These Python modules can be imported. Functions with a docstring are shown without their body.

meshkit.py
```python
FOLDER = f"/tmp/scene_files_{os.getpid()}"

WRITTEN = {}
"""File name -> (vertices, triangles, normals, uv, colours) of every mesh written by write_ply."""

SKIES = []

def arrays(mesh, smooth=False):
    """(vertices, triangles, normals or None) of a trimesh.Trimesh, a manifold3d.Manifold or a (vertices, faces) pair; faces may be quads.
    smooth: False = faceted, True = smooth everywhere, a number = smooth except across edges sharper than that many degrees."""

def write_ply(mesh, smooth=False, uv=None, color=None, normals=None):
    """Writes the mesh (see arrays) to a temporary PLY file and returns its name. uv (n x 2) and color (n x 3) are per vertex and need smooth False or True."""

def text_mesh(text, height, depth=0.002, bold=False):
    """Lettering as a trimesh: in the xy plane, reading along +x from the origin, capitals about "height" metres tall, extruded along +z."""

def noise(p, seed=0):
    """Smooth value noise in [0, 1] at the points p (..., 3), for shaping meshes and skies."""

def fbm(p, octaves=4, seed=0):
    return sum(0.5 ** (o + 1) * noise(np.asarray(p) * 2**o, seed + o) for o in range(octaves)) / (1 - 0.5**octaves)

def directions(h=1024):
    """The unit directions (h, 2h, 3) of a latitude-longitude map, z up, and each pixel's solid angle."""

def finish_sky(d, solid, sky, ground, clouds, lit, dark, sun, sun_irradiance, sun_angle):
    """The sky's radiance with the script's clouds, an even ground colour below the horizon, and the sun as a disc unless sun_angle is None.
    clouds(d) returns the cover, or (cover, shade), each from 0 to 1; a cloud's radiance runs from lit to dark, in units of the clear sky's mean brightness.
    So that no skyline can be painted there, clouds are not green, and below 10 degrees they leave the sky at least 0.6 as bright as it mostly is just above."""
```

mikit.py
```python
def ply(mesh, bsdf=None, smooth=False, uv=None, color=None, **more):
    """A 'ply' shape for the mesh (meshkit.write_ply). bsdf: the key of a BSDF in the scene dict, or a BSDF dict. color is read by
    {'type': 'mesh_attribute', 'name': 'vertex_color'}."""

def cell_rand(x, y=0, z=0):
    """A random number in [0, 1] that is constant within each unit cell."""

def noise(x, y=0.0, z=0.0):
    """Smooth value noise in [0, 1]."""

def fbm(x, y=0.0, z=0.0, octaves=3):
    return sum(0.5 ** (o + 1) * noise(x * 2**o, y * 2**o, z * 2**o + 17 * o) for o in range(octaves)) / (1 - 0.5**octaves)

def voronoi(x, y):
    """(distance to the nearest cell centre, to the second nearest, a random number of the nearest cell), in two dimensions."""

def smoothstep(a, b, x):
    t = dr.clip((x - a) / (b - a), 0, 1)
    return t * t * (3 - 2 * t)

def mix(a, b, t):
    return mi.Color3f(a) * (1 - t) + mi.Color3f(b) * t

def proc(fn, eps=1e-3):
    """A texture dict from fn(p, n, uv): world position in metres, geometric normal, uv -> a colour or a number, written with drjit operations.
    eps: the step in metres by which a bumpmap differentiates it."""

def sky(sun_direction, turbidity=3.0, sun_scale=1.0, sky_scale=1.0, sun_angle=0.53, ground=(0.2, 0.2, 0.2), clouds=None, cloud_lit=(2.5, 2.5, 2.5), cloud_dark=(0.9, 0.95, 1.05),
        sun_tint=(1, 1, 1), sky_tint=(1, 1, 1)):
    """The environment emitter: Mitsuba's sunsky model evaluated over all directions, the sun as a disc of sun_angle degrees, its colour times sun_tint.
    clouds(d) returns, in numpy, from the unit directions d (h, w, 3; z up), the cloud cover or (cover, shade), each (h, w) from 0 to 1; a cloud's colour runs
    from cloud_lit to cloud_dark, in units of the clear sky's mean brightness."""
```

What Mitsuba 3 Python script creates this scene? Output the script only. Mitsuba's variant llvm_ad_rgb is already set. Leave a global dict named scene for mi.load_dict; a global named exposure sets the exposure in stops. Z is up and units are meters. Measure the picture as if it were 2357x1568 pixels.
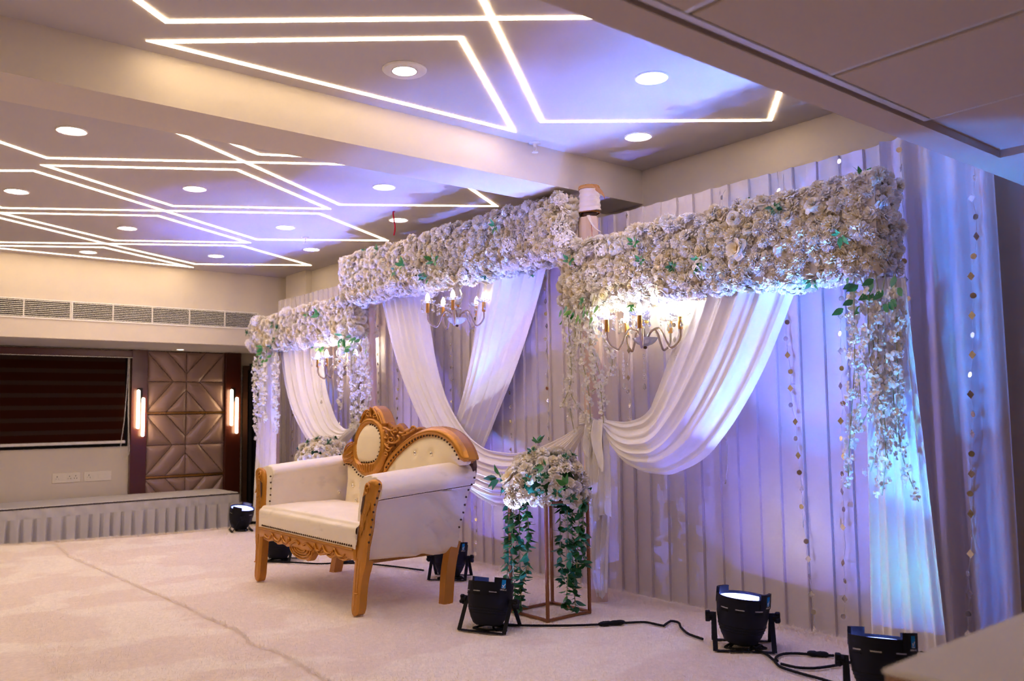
import math, random
import numpy as np
import trimesh, shapely
from shapely.geometry import Polygon, Point, LineString
from shapely.ops import unary_union
from scipy.spatial import Delaunay
import drjit as dr
import mitsuba as mi
import mikit, meshkit

T = mi.ScalarTransform4f
rng = np.random.default_rng(7)
random.seed(7)
scene, labels = {}, {}

# ------------------------------------------------------------------ camera, exposure
FOCAL = 1973.09
yaw, pit, roll = np.radians([39.10957, 4.73746, -0.83927])
FWD = np.array([-math.cos(yaw) * math.cos(pit), math.sin(yaw) * math.cos(pit), math.sin(pit)])
_r = np.cross(FWD, [0, 0, 1]); _r /= np.linalg.norm(_r)
_u = np.cross(_r, FWD)
RIGHT = math.cos(roll) * _r + math.sin(roll) * _u
UP = -math.sin(roll) * _r + math.cos(roll) * _u
EYE = np.array([0, 0, 1.2])
scene['camera'] = {'type': 'thinlens', 'fov': math.degrees(2 * math.atan(1178.5 / FOCAL)), 'fov_axis': 'x',
                   'near_clip': 0.05, 'far_clip': 100.0, 'aperture_radius': 0.006, 'focus_distance': 5.0,
                   'to_world': T().look_at(origin=EYE.tolist(), target=(EYE + FWD).tolist(), up=UP.tolist())}
exposure = 0.9

def lin(r, g, b):
    c = np.array([r, g, b]) / 255.0
    return np.where(c < 0.04045, c / 12.92, ((c + 0.055) / 1.055) ** 2.4).tolist()

# light levels (radiance of the lamps, intensity of the spots)
WARM = np.array([1.0, 0.73, 0.40])
STRIP_L = (WARM * [8.5, 8.5, 9]).tolist()
DOWN_L = (np.array([1.0, 0.80, 0.63]) * 30).tolist()
BULB_R = (np.array([1.0, 0.66, 0.42]) * 240).tolist()
BULB_C = (np.array([1.0, 0.80, 0.52]) * 7).tolist()
SCONCE_L = (np.array([1.0, 0.72, 0.42]) * 9).tolist()
PAR_I = np.array([0.15, 0.13, 1.0])
PAR_GAIN = 4.6
PAR_CYAN = np.array([0.05, 0.27, 1.0])

# ------------------------------------------------------------------ measured places (metres; stage carpet is z = 0)
def ray(px, py):
    return FWD + (px - 1178.5) / FOCAL * RIGHT - (py - 784) / FOCAL * UP
def at(px, py, axis, val):
    d = ray(px, py)
    return EYE + (val - EYE[axis]) / d[axis] * d
def on_plane(px, py, n, c):
    d = ray(px, py); n = np.asarray(n, float)
    return EYE + (c - n @ EYE) / (n @ d) * d
ZC, ZB = 2.914, 2.67            # ceiling, beam underside
YB, YW = 4.21, 4.56             # backdrop, back wall
XF, XL = -10.07, -11.37         # fascia over the bench, wall behind the bench
ZS, ZD = 2.043, 2.15            # soffit over the bench, low tiled ceiling
XD = -1.438
ZFLOOR = -0.35

# ------------------------------------------------------------------ helpers
def ref(k): return {'type': 'ref', 'id': k}
def bs(key, d, two=True):
    scene[key] = {'type': 'twosided', 'b': d} if two else d
def rgb(c): return {'type': 'rgb', 'value': [float(x) for x in c]}
def diffuse(key, c): bs(key, {'type': 'diffuse', 'reflectance': rgb(c) if not isinstance(c, dict) else c})
def principled(key, c, rough=0.5, metal=0.0, spec=0.5, **k):
    bs(key, {'type': 'principled', 'base_color': rgb(c) if not isinstance(c, dict) else c, 'roughness': rough, 'metallic': metal, 'specular': spec, **k})
def add(key, mesh, bsdf, smooth=False, **k):
    assert key not in scene, key
    scene[key] = mikit.ply(mesh, bsdf, smooth, **k)
    return key
def numbered(key):
    if key not in scene and key not in labels and not any(s.startswith(key + '__') for s in list(scene)[-4000:]): return key
    n = 1
    while True:
        k = f'{key}_{n:03d}'
        if k not in scene and k not in labels: return k
        n += 1
_count = {}
def part(parent, name):
    k = f'{parent}__{name}'
    n = _count.get(k, 0); _count[k] = n + 1
    return k if n == 0 else f'{k}_{n:03d}'
def top(name):
    n = _count.get(name, 0); _count[name] = n + 1
    return name if n == 0 else f'{name}_{n:03d}'
def tag(key, label=None, cat=None, group=None, kind=None):
    d = labels.setdefault(key, {})
    for a, b in (('label', label), ('category', cat), ('group', group), ('kind', kind)):
        if b: d[a] = b
def inst(key, group, m):
    scene[key] = {'type': 'instance', 'shapegroup': ref(group), 'to_world': T(np.asarray(m, float))}
def group(key, mesh, bsdf, smooth=False, **k):
    scene[key] = {'type': 'shapegroup', 'shape': mikit.ply(mesh, bsdf, smooth, **k)}
def emit(key, mesh, L, bsdf='mat_lamp', weight=1.0):
    scene[key] = mikit.ply(mesh, bsdf, False, emitter={'type': 'area', 'radiance': rgb(L), 'sampling_weight': float(weight)})

def tm(v, f): return trimesh.Trimesh(np.asarray(v, float), np.asarray(f, int), process=False)
def cat(ms): return trimesh.util.concatenate([m for m in ms if m is not None])
def box(x0, x1, y0, y1, z0, z1, bevel=0.0):
    if bevel <= 0:
        b = trimesh.creation.box([abs(x1 - x0), abs(y1 - y0), abs(z1 - z0)])
    else:
        s = np.array([abs(x1 - x0), abs(y1 - y0), abs(z1 - z0)]) / 2
        pts = []
        for sx in (-1, 1):
            for sy in (-1, 1):
                for sz in (-1, 1):
                    c = np.array([sx, sy, sz])
                    for k in range(3):
                        o = np.full(3, bevel); o[k] = 0
                        pts.append(c * (s - o))
        b = trimesh.convex.convex_hull(np.array(pts))
    b.apply_translation([(x0 + x1) / 2, (y0 + y1) / 2, (z0 + z1) / 2])
    return b
def frame_of(t):
    t = t / (np.linalg.norm(t) + 1e-12)
    a = np.array([0, 0, 1.0]) if abs(t[2]) < 0.9 else np.array([1.0, 0, 0])
    u = np.cross(a, t); u /= np.linalg.norm(u)
    return u, np.cross(t, u)
def tube(pts, rad, sides=8, caps=True, flat=1.0, ref_up=None):
    p = np.asarray(pts, float); n = len(p)
    r = np.broadcast_to(np.asarray(rad, float), (n,))
    tg = np.gradient(p, axis=0); tg /= np.linalg.norm(tg, axis=1, keepdims=True) + 1e-12
    u, _ = frame_of(tg[0])
    if ref_up is not None:
        u = np.cross(ref_up, tg[0]); u /= np.linalg.norm(u) + 1e-12
    ang = np.arange(sides) * 2 * np.pi / sides
    V = []
    for i in range(n):
        u = u - (u @ tg[i]) * tg[i]; u /= np.linalg.norm(u) + 1e-12
        w = np.cross(tg[i], u)
        V.append(p[i] + r[i] * (np.cos(ang)[:, None] * u + flat * np.sin(ang)[:, None] * w))
    V = np.vstack(V)
    F = []
    for i in range(n - 1):
        for j in range(sides):
            a, b = i * sides + j, i * sides + (j + 1) % sides
            F += [[a, b, b + sides], [a, b + sides, a + sides]]
    if caps:
        V = np.vstack([V, p[0], p[-1]])
        c0, c1 = len(V) - 2, len(V) - 1
        for j in range(sides):
            F.append([c0, (j + 1) % sides, j]); F.append([c1, (n - 1) * sides + j, (n - 1) * sides + (j + 1) % sides])
    return tm(V, F)
def bar(a, b, w, h, up=(0, 0, 1)):
    a, b = np.asarray(a, float), np.asarray(b, float); t = b - a; L = np.linalg.norm(t); t /= L
    u = np.cross(up, t)
    if np.linalg.norm(u) < 1e-6: u = np.cross([1, 0, 0], t)
    u /= np.linalg.norm(u); v = np.cross(t, u)
    m = box(-w / 2, w / 2, -h / 2, h / 2, 0, L, min(w, h) * 0.18)
    M = np.eye(4); M[:3, 0], M[:3, 1], M[:3, 2], M[:3, 3] = u, v, t, a
    m.apply_transform(M)
    return m
def lathe(prof, n=24, scallop=0.0, lobes=10, fn=None):
    prof = np.asarray(prof, float); m = len(prof)
    ang = np.arange(n) * 2 * np.pi / n
    V, F = [], []
    for r, z in prof:
        for a in ang:
            rr, zz = (r, z) if fn is None else fn(r, z, a)
            V.append([rr * math.cos(a), rr * math.sin(a), zz])
    for i in range(m - 1):
        for j in range(n):
            a, b = i * n + j, i * n + (j + 1) % n
            F += [[a, b, b + n], [a, b + n, a + n]]
    return tm(V, F)
def grid(fn, nu, nv, wrap=False):
    U, W = np.meshgrid(np.linspace(0, 1, nu), np.linspace(0, 1, nv), indexing='ij')
    P = fn(U, W).reshape(-1, 3)
    i, j = np.meshgrid(np.arange(nu - 1), np.arange(nv - 1), indexing='ij')
    a = (i * nv + j).ravel(); b = a + nv
    F = np.vstack([np.stack([a, b, b + 1], 1), np.stack([a, b + 1, a + 1], 1)])
    return tm(P, F)
def smooth_line(pts, n, k=3):
    """A smooth curve through the points, n samples by arc length."""
    from scipy.interpolate import PchipInterpolator
    p = np.asarray(pts, float)
    s = np.r_[0, np.cumsum(np.linalg.norm(np.diff(p, axis=0), axis=1))]
    f = PchipInterpolator(s, p, axis=0)
    return f(np.linspace(0, s[-1], n))
def chaikin(p, it=2, closed=True):
    p = np.asarray(p, float)
    for _ in range(it):
        q = np.roll(p, -1, 0) if closed else p[1:]
        b = p if closed else p[:-1]
        a = np.stack([0.75 * b + 0.25 * q, 0.25 * b + 0.75 * q], 1).reshape(-1, p.shape[1])
        p = a if closed else np.vstack([p[:1], a, p[-1:]])
    return p
def puff(poly, res, hfun, mapf, depth=0.0, dent=()):
    """A relief over a 2-D outline: its height over the outline's plane is hfun(distance to the edge); side walls go back by depth."""
    if poly.geom_type == 'MultiPolygon': return cat([puff(g, res, hfun, mapf, depth, dent) for g in poly.geoms])
    poly = shapely.segmentize(shapely.simplify(poly, res * 0.02), res)
    rings = [np.array(r.coords)[:-1] for r in [poly.exterior, *poly.interiors]]
    bd = np.vstack(rings)
    x0, y0, x1, y1 = poly.bounds
    gx, gy = np.meshgrid(np.arange(x0 + res / 2, x1, res), np.arange(y0 + res / 2, y1, res * 0.87))
    gx = gx + (np.arange(gx.shape[0])[:, None] % 2) * res / 2
    g = np.stack([gx.ravel(), gy.ravel()], 1)
    pts = shapely.points(g)
    d = shapely.distance(pts, poly.boundary)
    keep = shapely.contains(poly, pts) & (d > res * 0.45)
    P = np.vstack([bd, g[keep]]); dist = np.r_[np.zeros(len(bd)), d[keep]]
    tri = Delaunay(P).simplices
    c = P[tri].mean(1)
    A = P[tri]
    area = np.cross(A[:, 1] - A[:, 0], A[:, 2] - A[:, 0])
    ok = shapely.contains(poly, shapely.points(c)) & (np.abs(area) > 1e-10)
    tri = tri[ok]; area = area[ok]
    tri[area < 0] = tri[area < 0][:, ::-1]
    h = hfun(dist)
    for (dx, dy, dep, rad) in dent:
        h = h - dep * np.exp(-((P[:, 0] - dx) ** 2 + (P[:, 1] - dy) ** 2) / rad ** 2)
    V = mapf(P[:, 0], P[:, 1], h)
    F = [tri[:, ::-1]]
    if depth > 0:
        B = mapf(bd[:, 0], bd[:, 1], np.full(len(bd), -depth))
        Fr = mapf(bd[:, 0], bd[:, 1], np.zeros(len(bd)))
        n0 = len(V); V = np.vstack([V, Fr, B]); o = 0
        for r in rings:
            n = len(r); i = np.arange(n); j = (i + 1) % n
            a, b = n0 + o + i, n0 + o + j; k = len(bd)
            F += [np.stack([a, b, b + k], 1), np.stack([a, b + k, a + k], 1)]
            o += n
        t2 = tri.copy()
        # back face over the same outline
        V = np.vstack([V, mapf(P[:, 0], P[:, 1], np.full(len(P), -depth))])
        F.append(t2 + n0 + 2 * len(bd))
    return tm(V, np.vstack(F))
def Mat(o, x, y, z):
    m = np.eye(4); m[:3, 0], m[:3, 1], m[:3, 2], m[:3, 3] = x, y, z, o
    return m
def axis_mat(o, n, scale=1.0, spin=0.0):
    n = np.asarray(n, float); n = n / np.linalg.norm(n)
    u, v = frame_of(n)
    c, s = math.cos(spin), math.sin(spin)
    return Mat(o, (c * u + s * v) * scale, (-s * u + c * v) * scale, n * scale)

# ------------------------------------------------------------------ materials
bs('mat_lamp', {'type': 'diffuse', 'reflectance': rgb([0.8, 0.8, 0.8])})
def paint_fn(c, amp=0.04):
    def f(p, n, uv):
        v = mikit.fbm(p.x * 2.3, p.y * 2.3, p.z * 2.3, octaves=3)
        return mi.Color3f(*[float(x) for x in c]) * (1 - amp + 2 * amp * v)
    return f
bs('mat_ceiling', {'type': 'diffuse', 'reflectance': mikit.proc(paint_fn([0.54, 0.51, 0.50], 0.02))})
bs('mat_wall', {'type': 'diffuse', 'reflectance': mikit.proc(paint_fn([0.66, 0.605, 0.525], 0.03))})
bs('mat_lowtile', {'type': 'diffuse', 'reflectance': mikit.proc(paint_fn([0.56, 0.49, 0.44], 0.03))})
principled('mat_metal_grey', [0.42, 0.42, 0.44], 0.35, 0.8)
diffuse('mat_dark', [0.012, 0.011, 0.012])
principled('mat_black', [0.006, 0.006, 0.007], 0.5, 0.0, 0.12)
principled('mat_rubber', [0.006, 0.006, 0.006], 0.6, 0.0, 0.12)
principled('mat_gold', lin(184, 126, 40), 0.33, 0.5, 0.5)
principled('mat_gold_dark', lin(156, 102, 36), 0.42, 0.45, 0.5)
principled('mat_stand_gold', lin(132, 84, 40), 0.4, 0.6)
principled('mat_nail', lin(70, 50, 35), 0.35, 0.8)
principled('mat_brass', lin(200, 150, 80), 0.22, 1.0)
def leather_fn(p, n, uv):
    v = mikit.fbm(p.x * 9, p.y * 9, p.z * 9, octaves=3)
    w = mikit.smoothstep(0.62, 0.85, mikit.fbm(p.x * 13, p.y * 13, p.z * 17, octaves=4))
    return mikit.mix([0.82, 0.765, 0.68], [0.76, 0.69, 0.59], v) * (1 - 0.12 * w)
bs('mat_leather', {'type': 'principled', 'base_color': mikit.proc(leather_fn), 'roughness': 0.42, 'specular': 0.45})
principled('mat_cushion', lin(232, 220, 190), 0.40, 0.0, 0.45)
principled('mat_woodpanel', lin(74, 32, 20), 0.28, 0.0, 0.5)
principled('mat_brownback', lin(70, 45, 30), 0.5, 0.0, 0.4)
principled('mat_pad', lin(150, 124, 112), 0.33, 0.0, 0.5)
principled('mat_brasstrim', lin(190, 140, 70), 0.25, 0.9)
principled('mat_plate', lin(225, 220, 210), 0.35)
diffuse('mat_hole', [0.02, 0.02, 0.02])
diffuse('mat_blind_a', lin(44, 17, 9))
diffuse('mat_blind_b', lin(50, 37, 30))
principled('mat_alu', lin(215, 215, 215), 0.35, 0.4)
def cloth_fn(c, k, amp):
    def f(p, n, uv):
        v = mikit.fbm(p.x * k, p.y * k, p.z * k * 0.35, octaves=3)
        return mi.Color3f(*c) * (1 - amp + 2 * amp * v)
    return f
bs('mat_backdrop', {'type': 'diffuse', 'reflectance': mikit.proc(cloth_fn([0.58, 0.54, 0.535], 5.0, 0.05))})
diffuse('mat_sheer', [0.84, 0.82, 0.82])
diffuse('mat_bench', lin(208, 206, 212))
diffuse('mat_bench_trim', lin(70, 62, 62))
diffuse('mat_table', lin(232, 230, 228))
principled('mat_tableedge', lin(150, 115, 75), 0.4)
bs('mat_mirror', {'type': 'roughconductor', 'material': 'Ag', 'alpha': 0.03})
diffuse('mat_string', [0.6, 0.6, 0.62])
bs('mat_petal', {'type': 'diffuse', 'reflectance': {'type': 'mesh_attribute', 'name': 'vertex_color'}})
principled('mat_leaf', lin(52, 118, 52), 0.45, 0.0, 0.4)
principled('mat_leaf_dark', lin(34, 90, 44), 0.45, 0.0, 0.4)
principled('mat_leaf_light', lin(110, 160, 70), 0.5, 0.0, 0.3)
diffuse('mat_stem', lin(150, 150, 105))
diffuse('mat_shaded_core', [0.55, 0.50, 0.42])  # garland core: cream darkened to paint the shade behind the flowers
bs('mat_glass', {'type': 'dielectric', 'int_ior': 1.5, 'ext_ior': 1.0}, False)
scene['mat_crystal'] = {'type': 'blendbsdf', 'weight': 0.3, 'a': {'type': 'dielectric', 'int_ior': 1.5, 'ext_ior': 1.0}, 'b': {'type': 'twosided', 'b': {'type': 'principled', 'base_color': rgb([0.85, 0.84, 0.86]), 'roughness': 0.22, 'specular': 0.8}}}
scene['mat_crystal_clear'] = {**scene['mat_crystal'], 'weight': 0.12}
bs('mat_glass_thin', {'type': 'thindielectric', 'int_ior': 1.5}, False)
diffuse('mat_wrap', lin(232, 222, 216))
diffuse('mat_pinkcloth', lin(222, 200, 185))
diffuse('mat_orange', lin(190, 140, 78))
diffuse('mat_red', lin(150, 30, 40))
diffuse('mat_blue', lin(30, 130, 190))
diffuse('mat_white', [0.8, 0.8, 0.8])
def carpet_fn(p, n, uv):
    a = mikit.fbm(p.x * 1.7 + 3, p.y * 1.7, 0, octaves=4)
    b = mikit.noise(p.x * 60, p.y * 60, 0)
    c = mikit.noise(p.x * 170, p.y * 170, 3)
    patch = mikit.smoothstep(0.50, 0.60, mikit.fbm(p.x * 2.6, p.y * 2.0 + 9, 1, octaves=4))
    base = mikit.mix([0.80, 0.70, 0.62], [0.87, 0.80, 0.72], patch)
    return base * (0.86 + 0.10 * a + 0.10 * b + 0.10 * c)
bs('mat_carpet', {'type': 'diffuse', 'reflectance': mikit.proc(carpet_fn)})
diffuse('mat_pile', [0.84, 0.77, 0.69])
diffuse('mat_roomfloor', [0.35, 0.30, 0.26])

# ------------------------------------------------------------------ the room shell
def struct(key, mesh, bsdf, label, smooth=False):
    add(key, mesh, bsdf, smooth); tag(key, label, kind='structure')
XR, YN = 3.2, -6.0
struct('floor', box(-11.6, XR, YN, 5.6, ZFLOOR - 0.1, ZFLOOR), 'mat_roomfloor', 'room floor below the stage')
struct('ceiling', box(XF, XR, YN, YW, ZC, ZC + 0.1), 'mat_ceiling', 'white plaster ceiling with light strips')
struct('wall_back', cat([box(XF - 0.1, XR, YW, YW + 0.1, ZFLOOR, ZC),
                         box(at(717.8, 622, 1, YW)[0] - 0.55, at(717.8, 622, 1, YW)[0], YW - 0.08, YW, ZFLOOR, ZC),
                         box(-2.12, -1.75, YW - 0.06, YW, ZFLOOR, ZC)]), 'mat_wall', 'cream wall behind the draped backdrop')
struct('wall_left_fascia', box(XF - 0.1, XF, YN, YW + 0.02, ZS, ZC), 'mat_wall', 'cream fascia with the air grille above the bench')
struct('ceiling_alcove', box(XL - 0.1, XF - 0.1, YN, 5.6, ZS, ZS + 0.1), 'mat_ceiling', 'soffit of the alcove over the bench')
struct('wall_left', box(XL - 0.1, XL, YN, 5.6, ZFLOOR, ZS), 'mat_wall', 'cream wall behind the bench')
struct('wall_alcove', box(XL, XF - 0.1, 5.5, 5.6, ZFLOOR, ZS), 'mat_wall', 'dark end wall of the alcove')
struct('wall_right', box(XR, XR + 0.1, YN, YW, ZFLOOR, ZC), 'mat_wall', 'cream wall at the right end of the hall')
struct('wall_front', box(-11.6, XR, YN - 0.1, YN, ZFLOOR, ZC), 'mat_wall', 'cream wall behind the camera')
struct('ceiling_beam', box(-4.478, -4.095, YN, YW, ZB, ZC), 'mat_wall', 'cream boxed beam running to the back wall')
# low tiled ceiling at the right
struct('ceiling_low', cat([box(XD, XD + 0.115, YN, YW, ZD, ZC), box(XD + 0.115, XR, YN, YW, ZD + 0.03, ZC - 0.01), box(XD + 0.115, XR, 3.52, YW, ZD, ZD + 0.03)]), 'mat_lowtile', 'low grey ceiling edge at the right')
gx = [XD + 0.135, 0.0]
ty = [1.12, 1.72, 2.32, 2.92, 3.52]
g1 = [at(1520, 66, 2, ZD)[1], at(1845, 203, 2, ZD)[1], at(2083, 297, 2, ZD)[1]]
ys = [g1[2], g1[1], g1[0]]
st = g1[2] - g1[1]
while ys[-1] > -1.5: ys.append(ys[-1] - st)
for i in range(len(ys) - 1):
    for j, (xa, xb) in enumerate(((XD + 0.16, XD + 0.16 + 1.2), (XD + 1.38, XD + 2.58))):
        k = part('ceiling_low', 'ceiling_tile')
        add(k, box(xa, xb, ys[i + 1] + 0.012, ys[i] - 0.018, ZD + 0.004, ZD + 0.028, 0.003), 'mat_lowtile')
for i in range(len(ys)):
    k = part('ceiling_low', 'grid_bar')
    add(k, box(XD + 0.13, 1.2, ys[i] - 0.013, ys[i] + 0.007, ZD + 0.010, ZD + 0.03), 'mat_alu')
add(part('ceiling_low', 'grid_rail'), box(XD + 0.128, XD + 0.150, -1.5, ys[0], ZD + 0.008, ZD + 0.03), 'mat_alu')

# ------------------------------------------------------------------ light strips in the ceiling
def strip(px, label, w=0.026, closed=False):
    p = [at(x, y, 2, ZC)[:2] for x, y in px]
    poly = (LineString(p + p[:1] if closed else p)).buffer(w / 2, cap_style='flat', join_style='mitre', mitre_limit=6)
    polys = getattr(poly, 'geoms', [poly])
    m = cat([trimesh.creation.extrude_polygon(g, 0.006, engine='earcut') for g in polys])
    m.apply_translation([0, 0, ZC - 0.006])
    k = top('light_strip'); emit(k, m, STRIP_L, weight=3.0); tag(k, label, 'light strip')
strip([(250, -52), (318, 0), (383, 48), (1346, 39), (1700, 36)], 'long white ceiling light strip running along the top edge of the photo')
strip([(357, 95), (1060, 86), (1181, 300)], 'triangular ceiling light strip beside the beam, largest closed outline', closed=True)
strip([(1095, -35), (1112, 0), (1247, 279), (1772, 276), (1797, 205)], 'ceiling light strip above the right flower garland with two bends')
strip([(-120, 283), (0, 326), (108, 363), (760, 376.7), (820, 378)], 'ceiling light strip from the left photo edge to the beam, bent once')
strip([(380, 290), (416, 308), (561, 371), (782, 470.5), (1142, 474), (1080, 431)], 'ceiling light strip crossing another and turning above the middle flower garland')
strip([(520, 321), (541.7, 332.5), (596.5, 354.5), (680, 358), (760, 360)], 'short bent light strip half hidden by the ceiling beam')
strip([(101.6, 380), (545, 390), (756, 480), (398, 473.5)], 'four-sided closed light strip around a downlight, nearest on the left ceiling', closed=True)
strip([(-150, 391), (0, 392), (76, 392), (377, 484), (591.7, 551), (890, 553), (735, 491), (5, 478), (-40, 463)], 'ceiling light strip ending in a sharp point above the left part of the middle garland')
strip([(-3, 489), (363, 496), (572, 558), (264, 553)], 'four-sided closed light strip, second in depth on the left ceiling', closed=True)
strip([(-60, 485), (0, 501), (247, 561), (450, 607.6), (712.6, 610), (556, 565), (0, 557), (-100, 556)], 'ceiling light strip ending in a point nearest the far corner')
strip([(-80, 562), (0, 565), (239, 569), (437, 614), (0, 571), (-80, 565)], 'narrow light strip closest to the cream fascia on the left ceiling')
# unseen strips behind the camera, placed to light the stage from the front
for (x0, y0) in ((-2.6, -1.2), (-6.6, -1.2), (-9.0, -3.2), (-5.6, -4.0), (-2.6, -4.0)):
    p = [(x0 - 0.9, y0 - 0.6), (x0 + 0.9, y0 - 0.6), (x0 + 0.9, y0 + 0.6), (x0 - 0.9, y0 + 0.6)]
    poly = LineString(p + p[:1]).buffer(0.016, cap_style='flat', join_style='mitre')
    m = trimesh.creation.extrude_polygon(poly, 0.006, engine='earcut'); m.apply_translation([0, 0, ZC - 0.006])
    k = top('light_strip'); emit(k, m, STRIP_L, weight=3.0); tag(k, 'unseen rectangular light strip in the ceiling, placed to light the stage from the front', 'light strip', 'light strips outside the picture')

# downlights
def downlight(x, y, z, label, ring=0.088, disc=0.070, L=DOWN_L, tilt=False, grp=None):
    k = top('downlight'); tag(k, label, 'downlight', grp)
    r = lathe([(disc, z - 0.001), (ring - 0.004, z - 0.008), (ring, z - 0.004), (ring, z)], 28); r.apply_translation([x, y, 0])
    add(part(k, 'rim'), r, 'mat_white')
    d = trimesh.creation.cylinder(disc, 0.004, sections=28); d.apply_translation([x, y, z - 0.003])
    emit(part(k, 'lamp'), d, L)
for (px, py), lab in {(165, 300): 'round downlight in the ceiling nearest the top left, beside the beam', (38, 440): 'round downlight at the left photo edge',
                      (448, 434): 'round downlight inside the nearest four-sided light strip', (884, 430): 'round downlight lit blue left of the beam end',
                      (293, 525): 'round downlight inside the second four-sided light strip', (657, 523): 'round downlight in the blue light above the middle of the left ceiling',
                      (1500, 178): 'large round downlight in the blue-lit ceiling at the right', (1469, 314): 'round downlight between two shadows above the right garland',
                      (203, 580): 'small far downlight nearest the cream fascia', (497, 589): 'small far downlight in the blue light near the far corner',
                      (717, 574): 'small downlight in shadow above the left garland', (917, 506): 'downlight in shadow beside the hanging red wire'}.items():
    x, y, _ = at(px, py, 2, ZC); downlight(x, y, ZC, lab)
x, y, _ = at(931, 160, 2, ZC)
k = top('downlight'); tag(k, 'tilting downlight with a wide white rim inside the triangular light strip', 'downlight')
r = lathe([(0.052, ZC - 0.002), (0.062, ZC - 0.010), (0.105, ZC - 0.010), (0.112, ZC - 0.004), (0.112, ZC)], 32); r.apply_translation([x, y, 0]); add(part(k, 'rim'), r, 'mat_white')
r = lathe([(0.062, ZC - 0.0115), (0.066, ZC - 0.0115), (0.066, ZC - 0.0095), (0.062, ZC - 0.0095)], 32); r.apply_translation([x, y, 0]); add(part(k, 'ring'), r, 'mat_metal_grey')
d = trimesh.creation.cylinder(0.052, 0.004, sections=28); d.apply_translation([x, y, ZC - 0.004]); emit(part(k, 'lamp'), d, DOWN_L)
for x in (-2.6, -5.5, -7.2, -9.0):  # unseen downlights out of view, placed to light the carpet and stage
    for y in (0.1, -1.8, -3.6):
        if y == 0.1 and x == -9.0: continue
        downlight(x, y, ZC, 'unseen round downlight in the ceiling, placed to light the carpet and stage', grp='downlights outside the picture')
p = at(415, 804, 2, ZS); downlight(p[0], p[1], ZS, 'small flat downlight in the soffit above the padded wall panel', 0.05, 0.042, (np.array(DOWN_L) * 0.25).tolist())

for xx_, yy_ in ((0.05, 2.1), (1.2, -1.2)):  # unseen lamps out of view, placed to light the table side
    downlight(xx_, yy_, ZD + 0.03, 'unseen round downlight in the low ceiling, placed to light the table side', 0.11, 0.09, (np.array(DOWN_L) * 1.6).tolist(), grp='unseen downlights in the low ceiling')
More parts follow.
